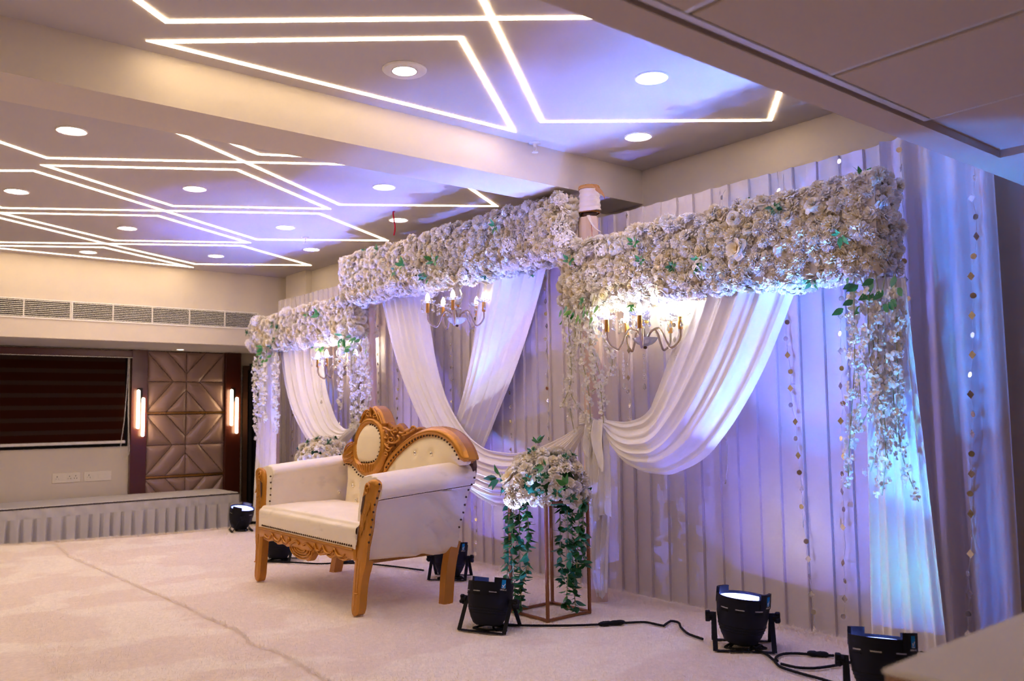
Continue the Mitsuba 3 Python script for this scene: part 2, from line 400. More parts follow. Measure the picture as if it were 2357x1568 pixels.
# sprinklers and a loose wire
for (px, py), lab in {(1231, 328): 'chrome fire sprinkler in the ceiling beside the beam top', (703, 546): 'chrome fire sprinkler hanging in the blue light over the left garland'}.items():
    x, y, _ = at(px, py, 2, ZC)
    k = top('sprinkler'); tag(k, lab, 'sprinkler')
    m = lathe([(0.04, 0), (0.038, -0.006), (0.012, -0.008), (0.010, -0.03), (0.006, -0.031), (0, -0.031)], 16); m.apply_translation([x, y, ZC]); add(part(k, 'escutcheon'), m, 'mat_alu')
    a = cat([tube([(x - 0.010, y, ZC - 0.03), (x - 0.018, y, ZC - 0.045), (x, y, ZC - 0.062)], 0.003, 6), tube([(x + 0.010, y, ZC - 0.03), (x + 0.018, y, ZC - 0.045), (x, y, ZC - 0.062)], 0.003, 6)])
    add(part(k, 'yoke_arms'), a, 'mat_alu')
    d = lathe([(0, -0.061), (0.02, -0.062), (0.022, -0.066), (0, -0.066)], 14); d.apply_translation([x, y, ZC]); add(part(k, 'deflector'), d, 'mat_alu')
x, y, _ = at(908, 486, 2, ZC)
pts = smooth_line([(x, y, ZC), (x - 0.02, y + 0.0, ZC - 0.005), (x - 0.03, y + 0.01, ZC - 0.05), (x - 0.025, y + 0.02, ZC - 0.14), (x - 0.045, y + 0.02, ZC - 0.20)], 16)
add('loose_wire', tube(pts, 0.007, 6), 'mat_red'); tag('loose_wire', 'red loose wire hanging from the ceiling above the middle garland', 'wire')

# ------------------------------------------------------------------ left wall: air grilles, blind, panels, sconces, sockets, bench
def yz(px, py, x): q = at(px, py, 0, x); return q[1], q[2]
zt, zb_ = 2.505, 2.295
zt = np.mean([yz(0, 687, XF)[1], yz(594, 722, XF)[1]]); zb_ = np.mean([yz(0, 727, XF)[1], yz(590, 755, XF)[1]])
ysplit = yz(165, 700, XF)[0]
def grille(y0, y1, label):
    k = top('air_grille'); tag(k, label, 'air grille', None)
    xo = XF + 0.012
    add(part(k, 'frame'), cat([box(XF, xo, y0, y1, zt, zt + 0.014), box(XF, xo, y0, y1, zb_ - 0.018, zb_), box(XF, xo, y0, y0 + 0.012, zb_, zt), box(XF, xo, y1 - 0.012, y1, zb_, zt)]), 'mat_white')
    add(part(k, 'duct_opening'), box(XF + 0.0005, XF + 0.002, y0 + 0.01, y1 - 0.01, zb_, zt), 'mat_hole')
    n = 9
    for i in range(n):
        z = zb_ + (i + 0.5) / n * (zt - zb_)
        b = box(XF + 0.003, XF + 0.013, y0 + 0.01, y1 - 0.01, z - 0.0035, z + 0.0035, 0.001)
        add(part(k, 'louvre'), b, 'mat_white')
    m = max(1, int(round((y1 - y0) / 0.42)))
    for i in range(1, m):
        y = y0 + (y1 - y0) * i / m
        add(part(k, 'mullion'), box(XF + 0.003, XF + 0.011, y - 0.006, y + 0.006, zb_, zt), 'mat_white')
grille(ysplit, yz(594, 722, XF)[0], 'long white linear air grille over the padded panel, ending at the left flower garland')
grille(-0.6, ysplit - 0.004, 'white linear air grille over the brown blind, running out of the photo at the left')

XB = XL + 0.07
ya = -0.5
yb = yz(303, 812, XB)[0]
btop = yz(150, 803, XB)[1]; bbot = yz(295, 1018, XB)[1]
k = top('roller_blind'); tag(k, 'dark brown striped roller blind on the left wall with a pale bottom rail', 'blind')
add(part(k, 'cassette'), box(XL + 0.01, XB + 0.05, ya, yb, btop - 0.085, btop, 0.008), 'mat_woodpanel')
add(part(k, 'cassette_trim'), box(XB + 0.044, XB + 0.053, ya, yb, btop - 0.092, btop - 0.085), 'mat_alu')
nb = 14
zz = np.linspace(bbot + 0.02, btop - 0.09, nb + 1)
for i in range(nb):
    w = 0.62 if i % 2 == 0 else 0.38
    zz0 = bbot + 0.02 + (btop - 0.11 - bbot) * ((i // 2) + (0 if i % 2 == 0 else 0.62)) / (nb / 2)
    zz1 = zz0 + (btop - 0.11 - bbot) / (nb / 2) * w
    add(part(k, 'fabric_band'), box(XB + (0.0 if i % 2 == 0 else -0.008), XB + 0.004 + (0.0 if i % 2 == 0 else -0.008), ya, yb - 0.07, zz0, zz1 + 0.002), 'mat_blind_a' if i % 2 == 0 else 'mat_blind_b')
add(part(k, 'bottom_rail'), box(XB - 0.008, XB + 0.014, ya, yb - 0.055, bbot - 0.012, bbot + 0.024, 0.005), 'mat_alu')
yc = yb - 0.045
pts = smooth_line([(XB + 0.03, yc, btop - 0.09), (XB + 0.03, yc - 0.03, bbot + 0.3), (XB + 0.03, yc - 0.07, bbot - 0.12), (XB + 0.03, yc - 0.02, bbot - 0.22), (XB + 0.03, yc + 0.035, bbot - 0.12), (XB + 0.03, yc + 0.01, bbot + 0.4), (XB + 0.03, yc + 0.012, btop - 0.09)], 40)
add(part(k, 'pull_cord'), tube(pts, 0.004, 6), 'mat_alu')
struct('window_1', box(XL, XL + 0.015, ya, yb - 0.01, bbot - 0.05, btop), 'mat_dark', 'dark window behind the roller blind')

# wood pilasters and the padded panel between them
XP = XL + 0.05
wl0, wl1 = yz(300, 950, XP)[0], yz(337, 950, XP)[0]
wr0, wr1 = yz(517, 950, XP)[0], yz(552, 950, XP)[0]
struct('trim_1', box(XL, XP + 0.03, wl0, wl1, ZFLOOR, ZS, 0.004), 'mat_woodpanel', 'dark red-brown wood pilaster between the blind and the padded panel')
struct('trim_2', box(XL, XP + 0.03, wr0, wr1, ZFLOOR, ZS, 0.004), 'mat_woodpanel', 'dark red-brown wood pilaster right of the padded panel')
y0p, y1p = wl1, wr0
zA = [yz(428, 811, XP)[1], yz(428, 953, XP)[1], yz(428, 1099, XP)[1]]
hb = zA[0] - zA[1]
k = top('padded_panel'); tag(k, 'brown leather padded wall panel with a star pattern and brass strips', 'wall panel')
add(part(k, 'backing'), box(XL + 0.003, XL + 0.02, y0p + 0.002, y1p - 0.002, ZFLOOR + 0.005, ZS - 0.005), 'mat_brownback')
A = [[(0, 0), (0, .5), (.333, .5)], [(0, 0), (.25, 0), (.5, .36), (.5, .5), (.333, .5)], [(.25, 0), (.5, 0), (.5, .36)],
     [(0, .5), (.333, .5), (0, 1)], [(.333, .5), (.5, .5), (.5, .64), (.25, 1), (0, 1)], [(.5, .64), (.5, 1), (.25, 1)]]
for blk in range(3):
    zt_ = zA[0] - blk * (zA[0] - zA[2]) / 2
    hh = hb * 0.965
    for side in (0, 1):
        for q in A:
            P = np.array(q, float)
            if side: P[:, 0] = 1 - P[:, 0]
            pg = Polygon(np.stack([y0p + P[:, 0] * (y1p - y0p), zt_ - P[:, 1] * hh], 1)).buffer(-0.0035, join_style='round')
            if pg.bounds[1] < ZFLOOR: continue
            m = puff(pg, 0.022, lambda d: 0.034 * (1 - np.exp(-d / 0.028)), lambda a, b, h: np.stack([XL + 0.026 + h, a, b], 1), 0.006)
            add(part(k, 'pad'), m, 'mat_pad', True)
    for j in range(4):
        yy0 = y0p + (y1p - y0p) * j / 4
        add(part(k, 'brass_strip'), box(XL + 0.02, XL + 0.032, yy0 + 0.003, yy0 + (y1p - y0p) / 4 - 0.003, zt_ - hb + 0.004, zt_ - hh - 0.003), 'mat_brasstrim')

# wall sconces: two upright tubes each on a small back plate
def sconce(px, label):
    k = top('wall_sconce'); tag(k, label, 'wall lamp', None)
    xs = XP + 0.085
    (xa, ya0, ya1), (xb, yb0, yb1) = px
    ys_ = []
    for (xx, p0, p1) in px:
        y, z1 = yz(xx, p0, xs); _, z0 = yz(xx, p1, xs)
        t = trimesh.creation.capsule(z1 - z0 - 0.03, 0.019, count=[14, 14]); t.apply_translation([xs, y, z0 + 0.015])
        emit(part(k, 'tube'), t, SCONCE_L, weight=0.6); ys_.append((y, z0, z1))
    zc = (ys_[0][1] + ys_[1][2]) / 2; ym = (ys_[0][0] + ys_[1][0]) / 2
    add(part(k, 'back_plate'), box(XP + 0.03, XP + 0.05, ym - 0.03, ym + 0.03, zc - 0.09, zc + 0.09, 0.004), 'mat_black')
    add(part(k, 'bracket'), box(XP + 0.05, xs, ym - 0.012, ym + 0.012, zc - 0.05, zc + 0.05), 'mat_black')
sconce([(320, 857, 945), (331, 875, 963)], 'two-tube warm wall sconce on the pilaster beside the blind')
sconce([(534, 859, 941), (546, 877, 959)], 'two-tube warm wall sconce on the pilaster right of the padded panel')

# socket plates
def plate(x0, x1, yt, yb_, kinds, label):
    k = top('socket_plate'); tag(k, label, 'wall socket')
    ya_, z1 = yz(x0, yt + 1.5, XL); yb2, z0 = yz(x1, yb_ - 1.5, XL)
    add(part(k, 'cover'), box(XL, XL + 0.014, ya_, yb2, z0, z1, 0.004), 'mat_plate')
    n = len(kinds); w = (yb2 - ya_ - 0.04) / n
    for i, kd in enumerate(kinds):
        c = ya_ + 0.02 + (i + 0.5) * w; zc = (z0 + z1) / 2; s = min(w * 0.44, (z1 - z0) * 0.36)
        sk = part(k, 'switch' if kd == 's' else 'socket')
        add(sk, box(XL + 0.014, XL + 0.0185, c - s, c + s, zc - s * 1.1, zc + s * 1.1, 0.002), 'mat_plate')
        if kd != 's':
            h = cat([box(XL + 0.0183, XL + 0.0192, c + a - r_, c + a + r_, zc + b - r_ * 1.2, zc + b + r_ * 1.2) for a, b, r_ in ((0, s * 0.55, s * 0.17), (-s * 0.45, -s * 0.35, s * 0.13), (s * 0.45, -s * 0.35, s * 0.13))])
            add(part(sk, 'pin_holes'), h, 'mat_hole')
        else:
            add(part(sk, 'rocker'), box(XL + 0.0185, XL + 0.022, c - s * 0.6, c + s * 0.6, zc - s * 0.75, zc + s * 0.75, 0.0015), 'mat_plate')
plate(119.7, 184, 1089, 1111, 'kskk', 'white wall socket plate with three sockets, left of the two under the blind')
plate(193, 255.5, 1085, 1107, 'ksss', 'white switch plate with one socket, right of the two under the blind')

# dark doorway in the alcove
dy0 = yz(556, 1000, XL)[0]
struct('door_1', cat([box(XL, XL + 0.02, dy0 + 0.06, 5.45, ZFLOOR, yz(580, 853, XL)[1])]), 'mat_dark', 'dark door at the end of the alcove')
struct('trim_3', cat([box(XL, XL + 0.05, dy0, 5.49, yz(580, 853, XL)[1], yz(580, 843, XL)[1]), box(XL, XL + 0.05, dy0, dy0 + 0.06, ZFLOOR, yz(580, 853, XL)[1])]), 'mat_brownback', 'dark brown frame of the door in the alcove')
# black curtain that closes the alcove beside the backdrop
def blackc(u, w):
    y = 4.30 + u * 0.9
    return np.stack([XF - 0.55 + 0.03 * np.sin(u * 60) + 0 * w, y, ZFLOOR + w * (1.86 - ZFLOOR)], -1)
add('black_curtain', grid(blackc, 90, 4), 'mat_dark', True); tag('black_curtain', 'black cloth closing the gap left of the left hanging drape', 'curtain')

# the draped bench
XBf = -10.48; zbt = 0.253; yE = 4.13
k = top('bench'); tag(k, 'long low bench along the left wall under a grey cloth with a pleated skirt', 'bench')
add(part(k, 'top_cloth'), box(XL + 0.09, XBf, -1.2, yE, zbt - 0.10, zbt, 0.012), 'mat_bench')
for dz in (0.006, 0.026):
    add(part(k, 'trim_band'), box(XBf - 0.004, XBf + 0.004, -1.2, yE, zbt - dz - 0.014, zbt - dz), 'mat_bench_trim')
def skirt(u, w):
    s = -1.2 + u * (yE + 1.2 + 0.75)
    ph = s / 0.128 + 0.35 * np.sin(s * 2.1) + 0.12 * np.sin(s * 7.3)
    fr = ph - np.floor(ph)
    val = np.clip(1 - np.abs(fr - 0.5) / (0.16 + 0.12 * (1 - w)), 0, 1)
    off = 0.028 - (0.025 + 0.075 * (1 - w) ** 0.7) * val * val * (3 - 2 * val) + 0.018 * (1 - w) * np.sin(ph * 2 * np.pi) + 0.006 * np.sin(ph * 2.3 + 3 * w)
    y = np.minimum(s, yE) + 0 * w
    xx = XBf + 0.02 + off - np.maximum(0, s - yE)
    y = y + np.where(s > yE, off, 0)
    return np.stack([xx, y, ZFLOOR + 0.01 + w * (zbt - 0.13 - ZFLOOR)], -1)
add(part(k, 'skirt'), grid(skirt, 700, 10), 'mat_bench', True)
def upper(u, w):
    s = -1.2 + u * (yE + 1.2 + 0.75)
    off = 0.004 * np.sin(s * 31 + w * 5) + 0.003 * np.sin(s * 77)
    return np.stack([XBf + 0.014 + off - np.maximum(0, s - yE), np.minimum(s, yE) + 0.006 + 0 * w, zbt - 0.14 + w * 0.115], -1)
add(part(k, 'cloth_drop'), grid(upper, 300, 5), 'mat_bench', True)

# ------------------------------------------------------------------ stage, carpets
struct('stage', box(-9.08, 0.9, -2.0, YW, ZFLOOR, -0.03), 'mat_roomfloor', 'low stage under the carpets')
seam_px = [(-120, 1215), (0, 1236), (126, 1260.5), (160, 1287), (244, 1321.6), (336, 1361.7), (435, 1403.7), (477, 1428.5), (553.7, 1459), (580, 1489.6), (649, 1510.6), (744.6, 1568), (900, 1650), (1200, 1800)]
seam = np.array([at(x, y, 2, 0)[:2] for x, y in seam_px])
seam = np.vstack([[(-9.16, -2.0 + 3.2)], seam[seam[:, 0] > -9.14]])
def hump(x, y):
    h = 0.05 * np.clip((2.9 - y) / 1.8, 0, 1) ** 1.2 * np.exp(-((x + 9.1) / 0.9) ** 2)
    h = h + 0.02 * np.exp(-((y - (YB - 0.13)) / 0.055) ** 2) * (0.7 + 0.6 * meshkit.noise(np.stack([x * 2, y * 0, y * 0], -1), 3)) * (x > -9)
    return h + 0.010 * (meshkit.fbm(np.stack([x * 1.3, y * 1.3, 0 * x], -1), 3, 5) - 0.5) + 0.006 * meshkit.noise(np.stack([x * 22, y * 22, 0 * x], -1), 9)
def carpet_grid(u, w):
    x = -9.12 + u * (0.9 + 9.12); y = -2.0 + w * (4.24 + 2.0)
    z = hump(x, y)
    z = np.where((u < 0.001), -0.06, z)
    return np.stack([x, y, z], -1)
add('carpet', grid(carpet_grid, 560, 420), 'mat_carpet', True)
tag('carpet', 'white shaggy carpet under the sofa and the stage lights', 'carpet')
k2 = top('carpet') if False else 'carpet_001'
near = Polygon(np.vstack([seam, [(-2.0, -2.0)], [(-9.16, -2.0)]])).buffer(0)
m = puff(near, 0.035, lambda d: 0.008 * (1 - np.exp(-d / 0.025)), lambda a, b, h: np.stack([a, b, hump(a, b) + h + 0.002], 1), 0.02)
add(k2, m, 'mat_carpet', True); tag(k2, 'nearer white shaggy carpet at the lower left, lapped over a wavy seam', 'carpet')
# pile: short fibres over both carpets, denser near the camera and along the edges
def pile(pts, base, L, w, key):
    n = len(pts)
    a = rng.uniform(0, 2 * np.pi, n); tilt = rng.uniform(0.5, 1.2, n)
    d = np.stack([np.cos(a) * np.sin(tilt), np.sin(a) * np.sin(tilt), np.cos(tilt)], 1)
    s = np.stack([-np.sin(a), np.cos(a), 0 * a], 1)
    l = L * rng.uniform(0.6, 1.3, n)[:, None]
    p0 = np.c_[pts, base - 0.003]
    V = np.stack([p0 - s * w, p0 + s * w, p0 + d * l], 1).reshape(-1, 3)
    F = np.arange(3 * n).reshape(-1, 3)
    add(key, tm(V, F), 'mat_pile'); tag(key, kind='stuff')
N = 290000
u = rng.random(N * 3)
X = -9.1 + 8.6 * rng.random(N * 3); Y = 0.9 + 3.2 * rng.random(N * 3)
prob = np.clip(1.0 / (0.25 + (np.hypot(X, Y) / 5.0) ** 2), 0, 1.0)
kp = rng.random(N * 3) < prob * 0.7
P = np.stack([X, Y], 1)[kp][:N]
inn = shapely.contains_xy(near, P[:, 0], P[:, 1])
pile(P[~inn], hump(P[~inn, 0], P[~inn, 1]), 0.016, 0.0012, 'carpet__pile')
pile(P[inn], hump(P[inn, 0], P[inn, 1]) + 0.009, 0.016, 0.0012, 'carpet_001__pile')
X = rng.uniform(-9, -1.5, 16000); Y = YB - 0.13 + rng.normal(0, 0.035, 16000)
pile(np.stack([X, Y], 1), hump(X, Y), 0.03, 0.0018, 'carpet__edge_pile')
ls = LineString(seam); sv = rng.random(5000) * ls.length
q = np.array([ls.interpolate(s).coords[0] for s in sv]) + rng.normal(0, 0.007, (5000, 2))
pile(q, hump(q[:, 0], q[:, 1]) + 0.008, 0.022, 0.0016, 'carpet_001__edge_pile')
Y = rng.uniform(0.8, 4.1, 9000); X = -9.11 + rng.normal(0, 0.02, 9000)
pile(np.stack([X, Y], 1), hump(X, Y), 0.03, 0.002, 'carpet__edge_pile_001')

# ------------------------------------------------------------------ the pleated backdrop
def pleats(x0, x1, z0, z1, yb, label, widths=(0.125, 0.155), seed=0, topn=0.006):
    r = np.random.default_rng(seed)
    xs, ys = [], []
    x = x0
    while x < x1:
        w = r.uniform(*widths)
        for t, d in ((0, 0.0), (0.05, 0.003), (0.25, 0.005), (0.5, 0.007), (0.56, 0.016), (0.8, 0.021), (0.95, 0.026), (0.985, 0.024), (0.998, 0.004)):
            xs.append(min(x + t * w, x1)); ys.append(0.7 * d * r.uniform(0.85, 1.15))
        x += w
    xs, ys = np.array(xs), np.array(ys)
    nz = 26
    Z = np.linspace(z0, z1, nz)
    U, V = np.meshgrid(np.arange(len(xs)), Z, indexing='ij')
    X = xs[U] + 0.010 * (meshkit.noise(np.stack([xs[U] * 3, V * 0.6, 0 * V], -1), seed) - 0.5)
    Yv = yb - ys[U] - 0.012 * (meshkit.noise(np.stack([xs[U] * 1.7, V * 1.1, 0 * V], -1), seed + 5) - 0.5)
    Zv = V + np.where(V > z1 - 1e-6, topn * (meshkit.noise(np.stack([xs[U] * 14, 0 * V, 0 * V], -1), seed + 2) - 0.5), 0)
    P = np.stack([X, Yv, Zv], -1).reshape(-1, 3)
    i, j = np.meshgrid(np.arange(len(xs) - 1), np.arange(nz - 1), indexing='ij')
    a = (i * nz + j).ravel(); b = a + nz
    F = np.vstack([np.stack([a, b, b + 1], 1), np.stack([a, b + 1, a + 1], 1)])
    k = top('pleated_backdrop')
    add(k, tm(P, F), 'mat_backdrop', 40); tag(k, label, 'backdrop')
ZT = 2.539
xm1, xm2 = at(812, 700, 1, YB)[0], at(1362, 900, 1, YB)[0]
pleats(-9.545, xm1, -0.02, ZT, YB, 'pleated white backdrop panel at the left, behind the left drape', (0.10, 0.13), 1)
pleats(at(845, 800, 1, YB - 0.03)[0], xm2, -0.02, ZT - 0.02, YB - 0.03, 'pleated white backdrop panel in the middle behind the sofa', (0.12, 0.15), 2)
pleats(xm2, at(2062, 800, 1, YB)[0], -0.02, ZT, YB, 'wide pleated white backdrop panel at the right behind the chandelier', (0.128, 0.15), 3)
# timber behind the panels
add('backdrop_frame', cat([box(-9.53, -1.65, YB + 0.04, YB + 0.07, 2.44, 2.52), box(-9.53, -1.65, YB + 0.04, YB + 0.07, 0.0, 0.08)] + [box(x, x + 0.05, YB + 0.04, YB + 0.07, 0.0, 2.52) for x in (-9.5, -7.65, -5.6, -4.3, -3.0, -1.75)]), 'mat_brownback'); tag('backdrop_frame', 'brown timber frame behind the backdrop cloth', 'frame')
def roundfold(u, w):
    x0, x1 = at(2062, 800, 1, YB)[0] - 0.01, -1.60
    x = x0 + u * (x1 - x0)
    ph = u * 4.3
    a = 0.018 + 0.016 * (1 - w)
    y = YB - 0.045 - a * np.cos(2 * np.pi * ph + 0.6 * np.sin(3 * w)) - 0.006 * np.cos(4 * np.pi * ph + 1) - 0.10 * (1 - w) * u ** 2 * 0.5
    return np.stack([x + 0.02 * (1 - w) * u + 0.012 * np.sin(2 * np.pi * ph + 1.2), y, 0.02 + w * (ZT - 0.02)], -1)
add('round_fold_curtain', grid(roundfold, 130, 40), 'mat_backdrop', True); tag('round_fold_curtain', 'white curtain with deep rounded folds at the right end of the backdrop', 'curtain')

# ------------------------------------------------------------------ strings of small mirrors on the backdrop
def coin(n):
    m = trimesh.creation.cylinder(1.0, 0.12, sections=n)
    m.apply_transform(trimesh.transformations.rotation_matrix(np.pi / 2, [1, 0, 0]))
    return m
group('shape_mirror_disc', coin(18), 'mat_mirror')
dm = coin(4); dm.apply_scale([1.15, 1, 1.5]); group('shape_mirror_diamond', dm, 'mat_mirror')
def garland(top_px, bot_px, label, drift=None, step=0.088, yb=None, start=0):
    k = top('mirror_string'); tag(k, label, 'mirror string', None)
    yy = (YB - 0.045) if yb is None else yb
    a, b = at(*top_px, 1, yy), at(*bot_px, 1, yy)
    L = np.linalg.norm(b - a); n = int(L / step)
    r = np.random.default_rng(abs(hash((top_px, 3))) % 1000 if False else int(top_px[0] * 7 + top_px[1]))
    pts = [a + (b - a) * i / max(n, 1) + np.array([0.006 * r.normal(), 0, 0]) for i in range(n + 1)]
    add(part(k, 'thread'), tube(np.vstack(([[a[0], a[1] + 0.035, 2.515]] if a[2] < 2.47 else []) + [a + [0, 0, 0.02]] + pts + [b - [0, 0, 0.01]]), 0.0016, 5), 'mat_string')
    for i in range(n + 1):
        if r.random() < 0.07: continue
        th = r.choice([r.normal(0, 0.5), r.uniform(-1.5, 1.5)], p=[0.7, 0.3]); ti = r.normal(0, 0.12)
        c, s = math.cos(th), math.sin(th)
        x_, y_ = np.array([c, s, 0]), np.array([-s, c, ti])
        y_ = y_ / np.linalg.norm(y_); z_ = np.cross(x_, y_)
        S = 0.0135
        nm, sh = (('mirror_disc', 'shape_mirror_disc') if (i + start) % 2 == 0 else ('mirror_diamond', 'shape_mirror_diamond'))
        inst(part(k, nm), sh, Mat(pts[i] - [0, 0.004, 0], x_ * S, y_ * S, z_ * S))
garland((2244, 410), (2232, 1460), 'mirror string furthest right, on the rounded curtain, reaching the table', yb=YB - 0.115)
garland((2072, 345), (2105, 1085), 'mirror string just right of the right flower garland, passing its end', yb=YB - 0.085)
garland((1931, 372), (1945, 1420), 'full-length mirror string passing behind the right garland, left of the blue-lit hanging drape')
garland((1789, 402), (1812, 742), 'upper piece of mirror string above the right end of the swag', start=1)
garland((1810, 780), (1878, 1450), 'slanting mirror string between the swag and the blue-lit drape, running to the floor')
garland((1664, 455), (1660, 620), 'short mirror string hidden mostly by the right garland')
garland((1668, 1010), (1671, 1110), 'short mirror string below the bright edge of the right swag')
garland((1441, 497), (1449, 965), 'mirror string beside the lit chandelier, left of its centre', start=1)
garland((1556, 478), (1552, 850), 'mirror string behind the right arm of the lit chandelier')
garland((1254, 610), (1263, 1010), 'mirror string right of the middle drape, above the swag')
garland((1174, 905), (1180, 1035), 'mirror string low between the crossing middle drapes and the swag')
garland((1096, 1170), (1096, 1275), 'mirror string seen below the middle swag beside the sofa arm', start=1)
garland((1036, 640), (1042, 925), 'mirror string behind the unlit chandelier between the middle drapes')
garland((1098, 655), (1094, 760), 'short mirror string right of the unlit chandelier', start=1)
garland((917, 830), (915, 985), 'mirror string left of the middle drape above the sofa carving')
garland((872, 730), (872, 925), 'mirror string at the left edge of the middle backdrop panel', start=1)
garland((673, 900), (674, 1050), 'mirror string left of the left drape', start=1)
garland((703, 970), (703, 1030), 'short mirror string beside the left bouquet')
garland((783, 800), (783, 975), 'mirror string right of the left drape', start=1)

# ------------------------------------------------------------------ posts
def cloth_post(x, y, z1, r, label, mat='mat_pinkcloth', wob=0.006):
    k = top('cloth_wrapped_post'); tag(k, label, 'post', None)
    def f(u, w):
        a = u * 2 * np.pi
        rr = r + wob * np.sin(3 * a + 9 * w) + wob * 0.6 * np.sin(7 * a + 20 * w)
        return np.stack([x + rr * np.cos(a), y + rr * np.sin(a), 0.0 + w * z1], -1)
    add(part(k, 'cloth_wrap'), grid(f, 40, 60), mat, True)
    return k
PX, PY = -3.975, 3.90
k = cloth_post(PX, PY, 2.46, 0.062, 'cloth-wrapped post between the middle and right flower garlands, topped with an orange ribbon')
def collar(u, w):
    a = u * 2 * np.pi
    rr = 0.075 + 0.004 * np.sin(w * 30 + 2 * np.sin(a)) - 0.012 * w
    return np.stack([PX + 0.005 + rr * np.cos(a), PY + rr * np.sin(a), 2.50 + w * 0.155 + 0.01 * np.sin(a)], -1)
add(part(k, 'white_collar'), grid(collar, 36, 16), 'mat_wrap', True)
add(part(k, 'post_core'), tube([(PX, PY, 0), (PX, PY, 2.66)], 0.05, 16), 'mat_brownback')
add(part(k, 'ribbon_band'), lathe([(0.068, 2.645), (0.072, 2.655), (0.068, 2.668), (0.05, 2.669)], 24).apply_translation([PX + 0.005, PY, 0]), 'mat_orange')
rb = [np.array([PX + 0.07, PY - 0.02, 2.655]), np.array([PX + 0.12, PY - 0.03, 2.65]), np.array([PX + 0.15, PY - 0.02, 2.60])]
def ribb(u, w):
    q = (1 - u)[..., None] ** 2 * rb[0] + 2 * (u * (1 - u))[..., None] * rb[1] + (u ** 2)[..., None] * rb[2]
    wd = 0.014 + 0.03 * u
    return q + np.stack([0.012 * np.sin(6 * u + 3 * w), 0.02 * (w - 0.5), -(w - 0.2) * wd * 1.6], -1)
add(part(k, 'ribbon_tail'), grid(ribb, 14, 6), 'mat_orange', True)
add(part(k, 'cord_tie'), lathe([(0.066, 2.487), (0.074, 2.492), (0.066, 2.498)], 24).apply_translation([PX + 0.003, PY, 0]), 'mat_gold_dark')
# the upright white board at the end of the middle garland
add(part(k, 'white_upright'), box(PX - 0.115, PX - 0.065, PY - 0.05, PY + 0.03, 2.20, 2.585, 0.006), 'mat_wrap')
tw = smooth_line([(PX + 0.045, PY - 0.05, 2.46), (PX + 0.075, PY - 0.05, 2.40), (PX + 0.10, PY - 0.04, 2.365), (PX + 0.135, PY - 0.03, 2.34)], 10)
add(part(k, 'knot_tail'), tube(tw, np.linspace(0.016, 0.004, 10), 7, flat=0.5), 'mat_wrap', True)
add(part(k, 'red_cord'), tube([(PX + 0.052, PY - 0.036, 2.44), (PX + 0.056, PY - 0.03, 2.3), (PX + 0.05, PY - 0.035, 2.2)], 0.004, 5), 'mat_red')
pl = at(845, 800, 1, 3.95)
k = cloth_post(pl[0], 3.98, 2.22, 0.055, 'cloth-wrapped post between the left and middle flower garlands')
add(part(k, 'brown_pole'), box(pl[0] - 0.12, pl[0] - 0.09, 3.97, 4.0, 0, 2.34), 'mat_brownback')
p = at(628, 900, 1, 3.95); k = cloth_post(p[0], 3.98, 2.1, 0.045, 'cloth-wrapped post behind the left hanging drape')
p = at(2012, 700, 1, 3.95); k = cloth_post(p[0], 3.96, 2.1, 0.03, 'thin post at the right end of the right flower garland behind the blue-lit drape')
PLX, PRX = pl[0], p[0]

# ------------------------------------------------------------------ sheer drapes
def swag(edgeA, edgeB, y0, y1, label, nf=8, amp=0.030, seed=0, name='sheer_drape', nu=90, nv=120, belly=1.0, skew=1.0):
    """A draped cloth between two edges drawn from its top (at depth y0) to its tied end (at depth y1)."""
    def edge(px):
        q = np.array(px, float)
        s = np.r_[0, np.cumsum(np.linalg.norm(np.diff(q, axis=0), axis=1))]; s /= s[-1]
        return smooth_line([at(a, b, 1, y0 + (y1 - y0) * t) for (a, b), t in zip(q, s)], nu)
    Aq, Bq = edge(edgeA), edge(edgeB)
    r = np.random.default_rng(seed)
    v = np.linspace(0, 1, nv)
    f = np.zeros((nu, nv))
    tt = np.linspace(0, 1, nu)[:, None]
    for m, w in ((nf, 1.0), (nf * 1.6, 0.30), (nf * 2.7, 0.08), (nf * 0.45, 0.7)):
        ph = r.uniform(0, 6.28); dv = r.uniform(-0.6, 0.6)
        f += w * (1 - np.abs(np.sin(np.pi * m * (v[None] ** skew) + ph + dv * tt * 2.0)) ** 1.1 * 1.8)
    f = (f - f.min()) / (f.max() - f.min())
    P = Aq[:, None] * (1 - v[None, :, None]) + Bq[:, None] * v[None, :, None]
    wid = np.linalg.norm(Aq - Bq, axis=1)
    a = np.minimum(amp * 1.35, wid * 0.12)[:, None]
    P[..., 1] -= a * f + np.minimum(0.11, wid * 0.22)[:, None] * belly * np.sin(np.pi * v[None] ** 1.25)
    F = grid(lambda u, w: np.stack([u, w, 0 * u], -1), nu, nv).faces
    k = top(name); add(k, tm(P.reshape(-1, 3), F), 'mat_sheer', True); tag(k, label, 'drape')
    return k
swag([(1600, 672), (1576, 750), (1546, 835), (1517, 914), (1504, 941), (1479, 962), (1440, 971), (1405, 968), (1378, 964)],
     [(1848, 640), (1809, 742), (1772, 831), (1737, 900), (1699, 964), (1670, 1005), (1628, 1053), (1581, 1080), (1536, 1093), (1491, 1088), (1453, 1072), (1428, 1050), (1402, 1011), (1379, 975)],
     4.03, 3.83, 'sheer white swag from the right garland to the middle post, brightly lit lower edge', 6, 0.042, 11)
swag([(1264, 590), (1240, 686), (1215, 772), (1186, 858), (1154, 940), (1121, 1025), (1085, 1110)],
     [(1113, 618), (1101, 723), (1088, 821), (1072, 907), (1050, 985), (1015, 1060), (970, 1130)],
     4.10, 4.08, 'straight sheer white drape falling from the right of the middle garland, behind the other', 8, 0.03, 12)
